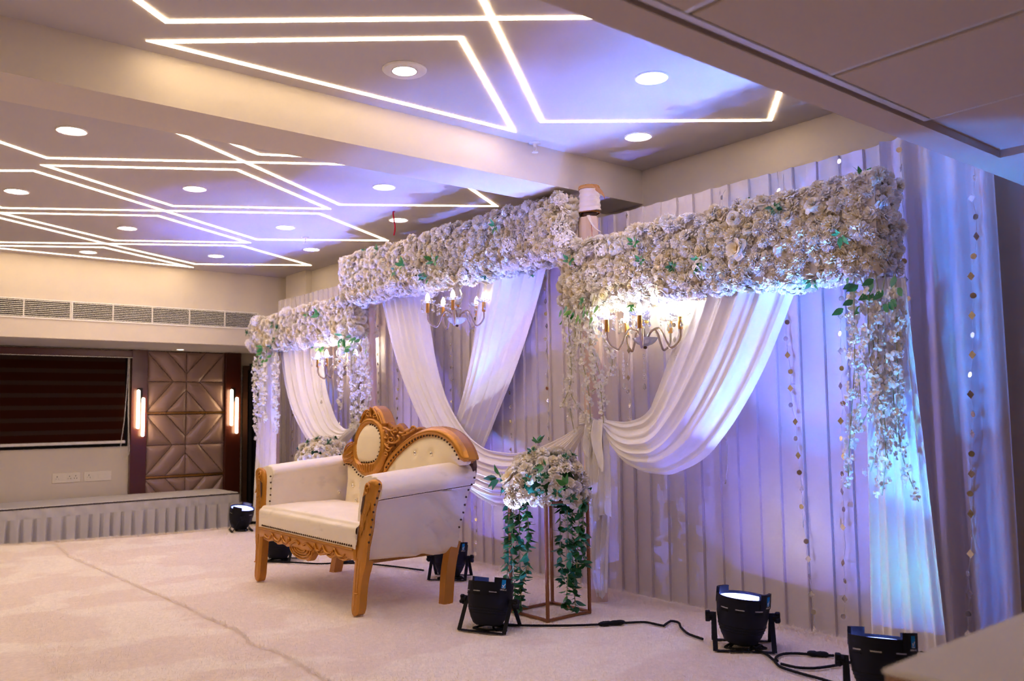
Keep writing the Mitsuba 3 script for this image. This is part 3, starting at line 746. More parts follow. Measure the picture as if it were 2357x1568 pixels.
swag([(979, 655), (995, 752), (1011, 841), (1035, 919), (1064, 972), (1097, 1013), (1138, 1037), (1186, 1043), (1227, 1037), (1268, 1021), (1302, 1003), (1340, 978), (1362, 966)],
     [(883, 662), (901, 752), (925, 841), (952, 915), (985, 990), (1025, 1065), (1082, 1123), (1121, 1150), (1154, 1164), (1210, 1158), (1268, 1120), (1318, 1055), (1346, 1000), (1363, 974)],
     4.03, 3.85, 'sheer white swag from the middle garland, sweeping behind the sofa to the middle post', 9, 0.036, 13)
swag([(746, 795), (750, 881), (763, 934), (782, 977), (798, 988), (817, 977), (834, 966)],
     [(653, 805), (663, 881), (681, 948), (705, 996), (727, 1028), (752, 1045), (780, 1040), (808, 1010), (835, 974)],
     4.05, 3.92, 'sheer white drape swagged from the left garland, ending by the sofa crest', 8, 0.036, 14)
# straight hanging drapes at both ends
def hang(px_top, px_bot, y, label, seed, nf=5, amp=0.025, zb=0.01):
    a0, a1 = at(*px_top[0], 1, y), at(*px_top[1], 1, y); b0, b1 = at(*px_bot[0], 1, y), at(*px_bot[1], 1, y)
    r = np.random.default_rng(seed); ph = r.uniform(0, 6, 4)
    def f(u, w):
        P = (a0 * (1 - u[..., None]) + a1 * u[..., None]) * (1 - w[..., None]) + (b0 * (1 - u[..., None]) + b1 * u[..., None]) * w[..., None]
        o = amp * (0.5 + 0.5 * np.sin(2 * np.pi * nf * u + ph[0] + 0.8 * w)) + amp * 0.4 * np.sin(2 * np.pi * nf * 2.3 * u + ph[1] - w) + 0.004 * meshkit.noise(np.stack([u * 25, w * 30, 0 * u], -1), seed)
        P[..., 1] -= o
        P[..., 2] = np.maximum(P[..., 2], zb)
        return P
    k = top('hanging_drape'); add(k, grid(f, 90, 70), 'mat_sheer', True); tag(k, label, 'drape')
hang([(604, 800), (640, 805)], [(581, 1222), (636, 1225)], 3.92, 'white drape hanging straight at the far left end, beside the black door', 21, 3)
hang([(1998, 640), (2092, 640)], [(2012, 1475), (2185, 1510)], 3.90, 'blue-lit white drape hanging straight at the right end of the right garland', 22, 3, 0.03)
# tails under the tie at the middle post
def tail(px, y, label, seed, jag=0.02, amp=0.02, nf=4):
    L_, R_ = px
    l = smooth_line([at(a, b, 1, y) for a, b in L_], 60); r_ = smooth_line([at(a, b, 1, y) for a, b in R_], 60)
    rr = np.random.default_rng(seed); ph = rr.uniform(0, 6, 3)
    v = np.linspace(0, 1, 40); u = np.linspace(0, 1, 60)[:, None]
    P = l[:, None] * (1 - v[None, :, None]) + r_[:, None] * v[None, :, None]
    wid = np.linalg.norm(l - r_, axis=1)[:, None]
    P[..., 1] -= np.minimum(amp, wid * 0.15) * (1 - np.abs(np.sin(np.pi * nf * v[None] + ph[0] + 1.1 * u)) * 1.6)
    P[-1, :, 2] += jag * np.sin(v * 9 + ph[1])
    P[..., 2] = np.maximum(P[..., 2], 0.03)
    return tm(P.reshape(-1, 3), grid(lambda a, b: np.stack([a, b, 0 * a], -1), 60, 40).faces)
k = top('drape_tails'); tag(k, 'white cloth tails hanging from the knot on the middle post beside the bouquet', 'drape')
add(part(k, 'long_tail'), tail(([(1352, 968), (1350, 1060), (1356, 1180), (1358, 1290), (1372, 1372)], [(1378, 972), (1398, 1060), (1404, 1180), (1400, 1260), (1396, 1372)]), 3.84, '', 1), 'mat_sheer', True)
add(part(k, 'middle_tail'), tail(([(1362, 968), (1354, 1020), (1352, 1100), (1354, 1196)], [(1386, 970), (1398, 1010), (1404, 1090), (1409, 1186)]), 3.81, '', 2), 'mat_sheer', True)
add(part(k, 'short_tail'), tail(([(1350, 966), (1344, 990), (1341, 1030), (1352, 1052)], [(1372, 965), (1366, 990), (1360, 1030), (1356, 1055)]), 3.79, '', 3), 'mat_sheer', True)
add(part(k, 'front_fold'), tail(([(1366, 967), (1362, 1000), (1376, 1060), (1384, 1086)], [(1388, 968), (1388, 1010), (1392, 1060), (1389, 1086)]), 3.78, '', 4, 0.0, 0.02, 1), 'mat_sheer', True)
kn = []
for i in range(5):
    a = rng.uniform(-0.3, 0.3)
    kn.append(tube(smooth_line([(PX - 0.07, PY - 0.04, 1.13 + a * 0.05), (PX - 0.02, PY - 0.085, 1.145 + 0.012 * i - 0.03), (PX + 0.03, PY - 0.075, 1.14 + a * 0.04), (PX + 0.07, PY - 0.03, 1.13)], 14), 0.013, 8, flat=0.6))
add(part(k, 'knot'), cat(kn), 'mat_sheer', True)
k = top('drape_tails'); tag(k, 'white cloth tails hanging from the left post behind the sofa', 'drape')
add(part(k, 'long_tail'), tail(([(826, 970), (822, 1040), (824, 1120), (826, 1230)], [(842, 970), (850, 1040), (856, 1120), (858, 1230)]), 3.88, '', 5), 'mat_sheer', True)

# ------------------------------------------------------------------ flowers
def petal(L, W, tilt, curl, ruf, seed, n=4, m=3, cup=0.15):
    """One petal from the centre outwards: tilt from the axis, curl at the tip, ruffled rim."""
    r = np.random.default_rng(seed)
    ph = r.uniform(0, 6)
    P = []
    for i in range(m + 1):
        t = i / m
        ang = tilt + curl * t * t
        for j in range(n + 1):
            s = j / n * 2 - 1
            wid = W * (0.22 + 0.78 * math.sin(min(1, t * 1.15) * math.pi / 2)) * (1 - 0.25 * max(0, t - 0.75) * 4 * s * s)
            rad = L * (t - 0.18 * t * s * s)
            z = rad * math.cos(ang) + cup * L * s * s * t + ruf * L * t * math.sin(s * 5.2 + ph)
            rr = rad * math.sin(ang) + ruf * L * 0.5 * t * math.cos(s * 7 + ph)
            P.append([rr, wid * s, z, t])
    P = np.array(P)
    F = []
    for i in range(m):
        for j in range(n):
            a = i * (n + 1) + j; b = a + n + 1
            F += [[a, b, b + 1], [a, b + 1, a + 1]]
    return P, np.array(F)
def flower(rings, inner, outer, seed, R=1.0):
    V, C, F = [], [], []; o = 0
    r = np.random.default_rng(seed)
    for (cnt, L, W, tilt, curl, ruf, z0) in rings:
        off = r.uniform(0, 6)
        for i in range(cnt):
            P, f = petal(L * r.uniform(0.9, 1.1), W, tilt + r.normal(0, 0.08), curl, ruf, r.integers(1e6))
            a = off + i * 2 * math.pi / cnt + r.normal(0, 0.1)
            c, s = math.cos(a), math.sin(a)
            x, y = P[:, 0] + 0.04, P[:, 1]
            V.append(np.stack([c * x - s * y, s * x + c * y, P[:, 2] + z0], 1))
            t = np.clip(np.hypot(V[-1][:, 0], V[-1][:, 1]) * 1.15, 0, 1)[:, None]
            C.append(np.array(inner) * (1 - t) + np.array(outer) * t)
            F.append(f + o); o += len(P)
    return tm(np.vstack(V) * R, np.vstack(F)), np.vstack(C)
CARN = [(11, 0.98, 0.34, 1.38, 0.25, 0.12, -0.10), (11, 0.94, 0.33, 1.08, 0.30, 0.14, -0.02), (10, 0.88, 0.31, 0.80, 0.32, 0.15, 0.02), (8, 0.82, 0.27, 0.52, 0.32, 0.16, 0.03), (6, 0.78, 0.22, 0.28, 0.3, 0.16, 0.03), (3, 0.74, 0.18, 0.10, 0.3, 0.16, 0.03)]
ROSE = [(7, 0.98, 0.50, 1.32, 0.35, 0.06, -0.1), (7, 0.92, 0.46, 1.0, 0.42, 0.06, -0.02), (6, 0.86, 0.40, 0.70, 0.38, 0.05, 0.02), (6, 0.80, 0.33, 0.46, 0.25, 0.04, 0.03), (5, 0.76, 0.25, 0.27, 0.12, 0.04, 0.03), (3, 0.72, 0.17, 0.12, 0.05, 0.03, 0.03)]
PEON = [(7, 1.1, 0.60, 1.15, 0.35, 0.07, -0.05), (6, 0.95, 0.52, 0.75, 0.4, 0.07, 0.0), (5, 0.6, 0.3, 0.45, 0.2, 0.06, 0.02)]
CREAM, IVORY, WHITE, YEL = [0.82, 0.75, 0.54], [0.84, 0.80, 0.70], [0.88, 0.87, 0.85], [0.74, 0.60, 0.22]
def reg(key, rings, inner, outer, seed):
    m, c = flower(rings, inner, outer, seed); group(key, m, 'mat_petal', True, color=c)
reg('shape_carnation_a', CARN, CREAM, WHITE, 1); reg('shape_carnation_b', CARN, IVORY, WHITE, 2); reg('shape_carnation_c', CARN, CREAM, IVORY, 3); reg('shape_carnation_d', CARN, [0.79, 0.76, 0.72], [0.85, 0.83, 0.81], 4)
reg('shape_rose_a', ROSE, CREAM, WHITE, 5); reg('shape_rose_b', ROSE, IVORY, WHITE, 6); reg('shape_rose_c', ROSE, CREAM, [0.80, 0.74, 0.60], 7)
reg('shape_peony', PEON, YEL, WHITE, 8)
def hydrangea(seed):
    r = np.random.default_rng(seed); V, F, C = [], [], []; o = 0
    n = 46
    for i in range(n):
        z = 1 - 1.45 * (i + 0.5) / n; a = i * 2.39996
        q = np.array([math.sqrt(max(0, 1 - z * z)) * math.cos(a), math.sqrt(max(0, 1 - z * z)) * math.sin(a), z])
        M = axis_mat(q * r.uniform(0.82, 1.0), q + r.normal(0, 0.25, 3), 1.0, r.uniform(0, 6))
        for p in range(4):
            b = p * np.pi / 2
            pts = np.array([[0, 0, 0], [0.10, -0.09, 0.02], [0.20, -0.13, 0.055], [0.29, -0.07, 0.05], [0.31, 0.01, 0.03], [0.27, 0.09, 0.06], [0.18, 0.12, 0.05], [0.09, 0.08, 0.02], [0.18, 0, 0.01]])
            R = np.array([[math.cos(b), -math.sin(b), 0], [math.sin(b), math.cos(b), 0], [0, 0, 1]])
            w = (R @ pts.T).T; w = w @ M[:3, :3].T + M[:3, 3]
            V.append(w); F.append(np.array([[8, i_, (i_ + 1) % 8] for i_ in range(8)]) + o); o += 9
            C.append(np.array([[0.72, 0.70, 0.62]] + [[0.84, 0.83, 0.82]] * 7 + [[0.80, 0.79, 0.76]]))
    return tm(np.vstack(V), np.vstack(F)), np.vstack(C)
m, c = hydrangea(3); group('shape_hydrangea', m, 'mat_petal', False, color=c)
def leaf_mesh(L=1.0, W=0.42, fold=0.12, droop=0.18, n=5):
    V, F = [], []
    for i in range(n + 1):
        t = i / n
        w = W * math.sin(math.pi * min(1, t ** 0.8)) * (1 - 0.25 * t)
        z = -droop * t * t * L
        V += [[L * t, -w, z + fold * w], [L * t, 0, z], [L * t, w, z + fold * w]]
    for i in range(n):
        for j in range(2):
            a = i * 3 + j; b = a + 3
            F += [[a, b, b + 1], [a, b + 1, a + 1]]
    return tm(np.array(V, float), F)
def placed(m, M): q = m.copy(); q.apply_transform(M); return q
def sprig(n, seed, L=1.0):
    r = np.random.default_rng(seed); ms = []
    for i in range(n):
        a = r.uniform(0, 6.28); e = r.uniform(0.1, 1.2); L_ = L * r.uniform(0.6, 1.1)
        d = np.array([math.cos(a) * math.cos(e), math.sin(a) * math.cos(e), math.sin(e)])
        u = np.cross([0, 0, 1], d); u /= np.linalg.norm(u)
        ms.append(placed(leaf_mesh(1.0, 0.27), Mat([0.15 * math.cos(a), 0.15 * math.sin(a), 0.03 * i], d * L_, u * L_, np.cross(d, u) * L_)))
    return cat(ms)
group('shape_leaf_sprig', sprig(5, 1), 'mat_leaf', True); group('shape_fern_sprig', sprig(16, 5, 0.7), 'mat_leaf_dark', True)
group('shape_leaf', leaf_mesh(1.0, 0.30), 'mat_leaf', True); group('shape_leaf_dark', leaf_mesh(1.0, 0.34), 'mat_leaf_dark', True); group('shape_leaf_light', leaf_mesh(1.0, 0.26), 'mat_leaf_light', True)
bl, bc = flower([(3, 1.0, 0.55, 1.2, 0.3, 0.08, 0.0), (2, 0.8, 0.4, 0.6, 0.2, 0.06, 0.0)], [0.80, 0.78, 0.66], [0.84, 0.83, 0.80], 31)
group('shape_blossom', bl, 'mat_petal', True, color=bc)

KINDS = [('carnation', 'shape_carnation_a', 0.24, 1.0), ('ivory_carnation', 'shape_carnation_b', 0.20, 1.0), ('cream_carnation', 'shape_carnation_c', 0.13, 1.0), ('ruffled_carnation', 'shape_carnation_d', 0.13, 0.9),
         ('rose', 'shape_rose_a', 0.10, 0.95), ('rose', 'shape_rose_b', 0.10, 0.9), ('rose', 'shape_rose_c', 0.07, 0.9), ('hydrangea', 'shape_hydrangea', 0.03, 1.35)]
def scatter(k, pts, nrm, size, r, peonies=1):
    pr = np.array([q[2] for q in KINDS]); pr /= pr.sum()
    pe = set(r.choice(len(pts), peonies, replace=False).tolist()) if peonies else set()
    for i, (p, n) in enumerate(zip(pts, nrm)):
        name, shp, _, sc = KINDS[r.choice(len(KINDS), p=pr)]
        if i in pe: name, shp, sc = 'peony', 'shape_peony', 1.25
        n = n + r.normal(0, 0.28, 3)
        inst(part(k, name), shp, axis_mat(p, n, size * sc * r.uniform(0.84, 1.16), r.uniform(0, 6.28)))
def poisson(P, N, d, r):
    from scipy.spatial import cKDTree
    keep, cells = [], {}
    for i in r.permutation(len(P)):
        c = tuple(np.floor(P[i] / d).astype(int)); ok = True
        for dx in (-1, 0, 1):
            for dy in (-1, 0, 1):
                for dz in (-1, 0, 1):
                    for j in cells.get((c[0] + dx, c[1] + dy, c[2] + dz), ()):
                        if np.sum((P[i] - P[j]) ** 2) < d * d: ok = False
        if ok: cells.setdefault(c, []).append(i); keep.append(i)
    return P[keep], N[keep]
PETAL = leaf_mesh(1.0, 0.55, 0.25, 0.3, 3)
diffuse('mat_shaded_petal', [0.62, 0.56, 0.45])  # filler petals darkened to paint the shade in gaps between flowers
def bar_garland(xl, xr, zt, zb, y0, y1, label, seed, size=0.049, d=0.054, sprigs=7, extra=()):
    k = top('flower_garland'); tag(k, label, 'flower garland')
    r = np.random.default_rng(seed)
    ins = 0.035
    def sec(x):
        t = (x - xl) / (xr - xl)
        return zt[0] + (zt[1] - zt[0]) * t - ins, zb[0] + (zb[1] - zb[0]) * t + ins
    ya, yb_ = y0 + ins, y1
    pts, nrm = [], []
    n = 26000
    X = r.uniform(xl + ins, xr - ins, n)
    for x in X:
        a, b = sec(x); h = a - b; w = yb_ - ya
        s = r.uniform(0, h + 2 * w)
        if s < h:
            q = s / h; p = [x, ya, b + s]; nn = [0, -1, 0.9 * (q - 0.5) * abs(q - 0.5) * 4]
        elif s < h + w: q = (s - h) / w; p = [x, ya + (s - h), a]; nn = [0, -1 + 2 * min(q, 0.7), 1]
        else: q = (s - h - w) / w; p = [x, ya + (s - h - w), b]; nn = [0, -0.7 + q, -1]
        pts.append(p); nrm.append(nn)
    for xe, sx in ((xl + ins, -1), (xr - ins, 1)):
        a, b = sec(xe)
        for _ in range(1800):
            pts.append([xe, r.uniform(ya, yb_), r.uniform(b, a)]); nrm.append([sx, -0.25, r.normal(0, 0.2)])
    P, N = np.array(pts), np.array(nrm, float); N /= np.linalg.norm(N, axis=1, keepdims=True)
    P, N = poisson(P, N, d, r)
    P = P + N * r.uniform(-0.012, 0.02, (len(P), 1))
    scatter(k, P, N, size, r, 2)
    a0, b0 = sec(xl); a1, b1 = sec(xr)
    V = np.array([[x, y, z] for x, (a, b) in ((xl + ins, (a0, b0)), (xr - ins, (a1, b1))) for y in (ya, yb_) for z in (b, a)])
    add(part(k, 'foam_core'), trimesh.convex.convex_hull(V), 'mat_shaded_core')
    Q, QN = np.array(pts), np.array(nrm, float)
    fl_ = []
    for i in r.choice(len(Q), 3200, replace=False):
        nn = QN[i] / np.linalg.norm(QN[i]) + r.normal(0, 0.5, 3); nn /= np.linalg.norm(nn)
        u_, v_ = frame_of(nn); a = r.uniform(0, 6.28); d_ = math.cos(a) * u_ + math.sin(a) * v_
        d_ = d_ + nn * r.uniform(0.2, 1.4); d_ /= np.linalg.norm(d_); w_ = np.cross(nn, d_); w_ /= np.linalg.norm(w_)
        S_ = r.uniform(0.022, 0.036)
        fl_.append(placed(PETAL, Mat(Q[i] - nn * 0.004, d_ * S_, w_ * S_, np.cross(d_, w_) * S_)))
    kk = part(k, 'filler_petals'); add(kk, cat(fl_), 'mat_shaded_petal', True); tag(kk, kind='stuff')  # petals that fill the gaps, coloured as if in shade
    for _ in range(sprigs):
        i = r.integers(len(P)); nm, sh = (('leaf_sprig', 'shape_leaf_sprig') if r.random() < 0.6 else ('fern_sprig', 'shape_fern_sprig'))
        inst(part(k, nm), sh, axis_mat(P[i] + N[i] * 0.025, N[i], 0.055 * r.uniform(0.8, 1.2), r.uniform(0, 6)))
    for (px, py, s, n_) in extra:
        p = at(px, py, 1, y0 - 0.02 if n_[2] < 0.9 else (y0 + y1) / 2)
        inst(part(k, 'leaf_sprig'), 'shape_leaf_sprig', axis_mat(p, n_, s, r.uniform(0, 6)))
    print(label[:30], len(P))
bar_garland(-4.17, -1.94, (2.30, 2.315), (1.86, 1.80), 3.76, 4.0, 'white flower garland at the right, nearest the camera, over the lit chandelier', 1,
            extra=[(1985, 408, 0.085, (0.2, 0, 1)), (1720, 478, 0.075, (0, -0.2, 1)), (1610, 600, 0.08, (0, -1, -0.5)), (1935, 540, 0.065, (0, -1, -0.6)), (1345, 690, 0.05, (-0.5, -1, 0)), (1460, 560, 0.06, (0, -1, 0.2)), (1475, 600, 0.05, (0, -1, 0.2))])
bar_garland(-7.14, -4.03, (2.655, 2.635), (2.20, 2.19), 3.72, 3.96, 'white flower garland in the middle, highest of the three, over the unlit chandelier', 2,
            extra=[(1000, 600, 0.10, (0, -1, 0)), (930, 610, 0.08, (0, -1, 0)), (985, 640, 0.06, (0, -1, -0.6)), (1140, 520, 0.07, (0, -1, 0)), (870, 575, 0.06, (0, -1, 0.5))])
bar_garland(-9.42, -6.93, (2.28, 2.33), (1.90, 1.88), 3.78, 4.02, 'white flower garland at the left, smallest in the photo, by the air grille', 3, sprigs=11,
            extra=[(790, 775, 0.12, (0.2, -1, -0.4)), (606, 800, 0.12, (-0.6, -1, -0.5)), (735, 800, 0.08, (0, -0.4, -1)), (735, 725, 0.09, (0, -1, 0))])

# hanging blossom strands
def wisteria(x0, x1, y, zt, lens, label, seed, size, per, leaves=7, lightleaf=False):
    k = top('hanging_blossoms'); tag(k, label, 'hanging flowers')
    r = np.random.default_rng(seed); n = len(lens)
    for i, L in enumerate(lens):
        x = x0 + (x1 - x0) * (i + 0.5) / n + r.normal(0, 0.02); yy = y + r.uniform(-0.07, 0.05)
        pts = smooth_line([(x, yy, zt), (x + r.normal(0, 0.03), yy - 0.02, zt - L * 0.33), (x + r.normal(0, 0.04), yy - 0.02, zt - L * 0.7), (x + r.normal(0, 0.05), yy, zt - L)], 40)
        s = part(k, 'strand'); add(s, tube(pts, 0.0025, 5), 'mat_stem')
        c = int(per * L)
        for j in range(c):
            t = 0.10 + 0.9 * (j + r.uniform(0, 0.8)) / c
            q = pts[min(39, int(t * 39))]
            a = r.uniform(0, 6.28); out = np.array([math.cos(a), math.sin(a) * 0.9 - 0.2, r.uniform(-0.5, 0.2)])
            inst(part(s, 'blossom'), 'shape_blossom', axis_mat(q + out * r.uniform(0.008, 0.035), out, size * r.uniform(0.75, 1.15) * (1.1 - 0.35 * t), r.uniform(0, 6)))
        sm, sc_ = [], []
        for j in range(int(c * 0.8)):
            q = pts[r.integers(3, 40)]; a = r.uniform(0, 6.28); out = np.array([math.cos(a), math.sin(a) * 0.9 - 0.2, r.uniform(-0.5, 0.2)])
            sm.append(placed(bl, axis_mat(q + out * r.uniform(0.006, 0.03), out, size * 0.8, r.uniform(0, 6)))); sc_.append(bc)
        kk = part(s, 'small_blossoms'); add(kk, cat(sm), 'mat_petal', True, color=np.vstack(sc_)); tag(kk, kind='stuff')
    for j in range(leaves):
        a = r.uniform(0, 6.28); p = np.array([r.uniform(x0 - 0.02, x1 + 0.02), y - 0.06, zt - r.uniform(0, 0.16)])
        d = np.array([math.cos(a) * 0.8, -0.3, -0.7 + 0.5 * math.sin(a)]); d /= np.linalg.norm(d); u = np.cross([0.1, 1, 0.2], d); u /= np.linalg.norm(u)
        inst(part(k, 'leaf'), 'shape_leaf_light' if lightleaf and j % 2 else 'shape_leaf', Mat(p, d * 0.062, u * 0.062, np.cross(d, u) * 0.062))
xa, xb = at(1975, 800, 1, 3.82)[0], at(2090, 800, 1, 3.82)[0]
wisteria(xa, xb, 3.80, 1.80, [0.80, 0.98, 0.72, 0.9, 1.0, 0.86, 1.02, 0.74], 'blue-lit white hanging blossoms at the right end of the right garland', 41, 0.024, 40, 16)
xa, xb = at(1318, 800, 1, 3.82)[0], at(1400, 800, 1, 3.82)[0]
wisteria(xa, xb, 3.78, 1.92, [0.7, 0.86, 0.78, 0.92, 0.66, 0.6, 0.8], 'cream hanging blossoms under the left end of the right garland', 42, 0.023, 44, 16, True)
xa, xb = at(808, 860, 1, 3.86)[0], at(862, 860, 1, 3.86)[0]
wisteria(xa, xb, 3.84, 1.92, [0.7, 0.86, 0.9, 0.8, 1.0, 0.84, 0.7], 'cream hanging blossoms under the right end of the left garland', 43, 0.025, 44, 16, True)
xa, xb = at(596, 860, 1, 3.84)[0], at(645, 860, 1, 3.84)[0]
wisteria(xa, xb, 3.82, 1.92, [1.02, 0.8, 0.7, 0.78, 0.66, 0.9], 'bright white hanging blossoms at the far left end of the left garland', 44, 0.027, 44, 14)

# ------------------------------------------------------------------ crystal chandeliers
def dish_fn(r, z, a): return r * (1 + 0.05 * math.cos(10 * a) * min(1, r / 0.06)), z + 0.006 * math.cos(10 * a) * (r / 0.06) ** 2
DISH = lathe([(0.010, 0.0), (0.030, 0.002), (0.050, 0.008), (0.060, 0.018), (0.062, 0.020), (0.058, 0.0185), (0.048, 0.012), (0.028, 0.007), (0.010, 0.005)], 30, fn=dish_fn)
BOWL = lathe([(0.0, -0.004), (0.012, -0.004), (0.045, 0.008), (0.068, 0.03), (0.076, 0.046), (0.071, 0.046), (0.060, 0.032), (0.042, 0.016), (0.0, 0.006)], 30, fn=lambda r, z, a: (r * (1 + 0.03 * math.cos(16 * a)), z))
SLEEVE = lathe([(0.0, 0), (0.0135, 0), (0.0135, 0.075), (0.0, 0.075)], 18)
BULB = lathe([(0.0, 0), (0.011, 0), (0.017, 0.014), (0.019, 0.028), (0.016, 0.046), (0.008, 0.062), (0.002, 0.071), (0.0, 0.072)], 16)
COLUMN = [(0.0, 0.05), (0.020, 0.05), (0.034, 0.085), (0.030, 0.12), (0.016, 0.135), (0.018, 0.15), (0.034, 0.168), (0.046, 0.20), (0.047, 0.23), (0.036, 0.262), (0.024, 0.285), (0.021, 0.32), (0.027, 0.335), (0.024, 0.36), (0.0, 0.365)]
def chandelier(x, y, z0, R, spin, L, label, tails=0, top_dish=True):
    k = top('chandelier'); tag(k, label, 'chandelier')
    def pl(m, dx=0, dy=0, dz=0):
        q = m.copy(); q.apply_translation([x + dx, y + dy, z0 + dz]); return q
    add(part(k, 'glass_bowl'), pl(BOWL), 'mat_crystal')
    add(part(k, 'glass_column'), pl(lathe(COLUMN, 22, fn=lambda r, z, a: (r * (1 + 0.04 * math.cos(8 * a)), z))), 'mat_crystal')
    add(part(k, 'rod'), pl(tube([(0, 0, -0.012), (0, 0, 0.60)], 0.004, 8)), 'mat_alu')
    add(part(k, 'finial'), pl(lathe([(0, -0.022), (0.010, -0.018), (0.012, -0.008), (0.006, -0.003), (0, -0.003)], 14)), 'mat_nail')
    add(part(k, 'brass_ring'), pl(lathe([(0.018, 0.133), (0.026, 0.138), (0.026, 0.146), (0.018, 0.151)], 18)), 'mat_brass')
    if top_dish:
        add(part(k, 'ceiling_cup'), pl(DISH, dz=0.365), 'mat_crystal', True)
    for i in range(5):
        a = spin + i * 2 * np.pi / 5; c, s = math.cos(a), math.sin(a)
        prof = [(0.02, 0.05), (0.05, 0.088), (0.085, 0.10), (0.112, 0.075), (0.138, 0.015), (R * 0.72, -0.022), (R * 0.9, 0.0), (R, 0.05), (R, 0.085)]
        pts = smooth_line([(c * r_, s * r_, z_) for r_, z_ in prof], 30)
        am = part(k, 'arm'); add(am, pl(tube(pts, 0.0075, 8)), 'mat_crystal_clear', True)
        add(part(am, 'wire'), pl(tube(pts, 0.0022, 5)), 'mat_orange')
        add(part(am, 'candle_sleeve'), pl(SLEEVE, c * R, s * R, 0.085), 'mat_brass', 40)
        add(part(am, 'drip_dish'), pl(DISH, c * R, s * R, 0.158), 'mat_crystal')
        emit(part(am, 'bulb'), pl(BULB, c * R, s * R, 0.168), L, weight=1.6 if L[0] > 50 else 0.3)
        for j in range(4):
            drops = []
            b = a + j * np.pi / 2 + 0.5; dx, dy = c * R + 0.058 * math.cos(b), s * R + 0.058 * math.sin(b)
            for q, (zz, rr) in enumerate(((0.176, 0.006), (0.158, 0.006), (0.136, 0.006))):
                sp = trimesh.creation.icosphere(1, rr); sp.apply_translation([x + dx, y + dy, z0 + zz]); drops.append(sp)
            dr_ = lathe([(0, 0), (0.009, 0.008), (0.010, 0.014), (0.004, 0.03), (0, 0.036)], 10); drops.append(pl(dr_, dx, dy, 0.09)); drops.append(tube([(x + dx, y + dy, z0 + 0.10), (x + dx, y + dy, z0 + 0.185)], 0.0012, 4)); add(part(am, 'crystal_drop'), cat(drops), 'mat_crystal', True)
        pass
    for t in range(tails):
        a = spin + t * 2.2; dx, dy = 0.19 * math.cos(a) * (0.3 if t == 1 else 1), 0.19 * math.sin(a) * (0.3 if t == 1 else 1)
        ms = []
        for q in range(7):
            rg = trimesh.creation.torus(0.0075, 0.0022, major_sections=12, minor_sections=5)
            rg.apply_transform(trimesh.transformations.rotation_matrix(np.pi / 2, [1, 0, 0])); rg.apply_transform(trimesh.transformations.rotation_matrix(t + q * 0.5, [0, 0, 1]))
            ms.append(pl(rg, dx, dy, -0.05 - 0.024 * q))
        add(part(k, 'ring_chain'), cat(ms), 'mat_alu')
        add(part(k, 'drop'), pl(lathe([(0, 0), (0.010, 0.008), (0.011, 0.014), (0.005, 0.034), (0, 0.042)], 10), dx, dy, -0.265), 'mat_crystal', True)
p = at(1485, 790, 1, 3.86); chandelier(p[0], p[1], p[2] - 0.015, 0.228, 0.30, BULB_R, 'lit crystal chandelier hanging under the right flower garland', 3, False)
p = at(1052, 742, 1, 3.84); chandelier(p[0], p[1], p[2] - 0.015, 0.228, -0.75, BULB_C, 'crystal chandelier with pale candle bulbs under the middle flower garland', 0)
p = at(785, 862, 1, 3.88); chandelier(p[0], p[1], p[2] - 0.015, 0.228, 0.15, BULB_R, 'lit crystal chandelier hanging under the left flower garland', 3, False)

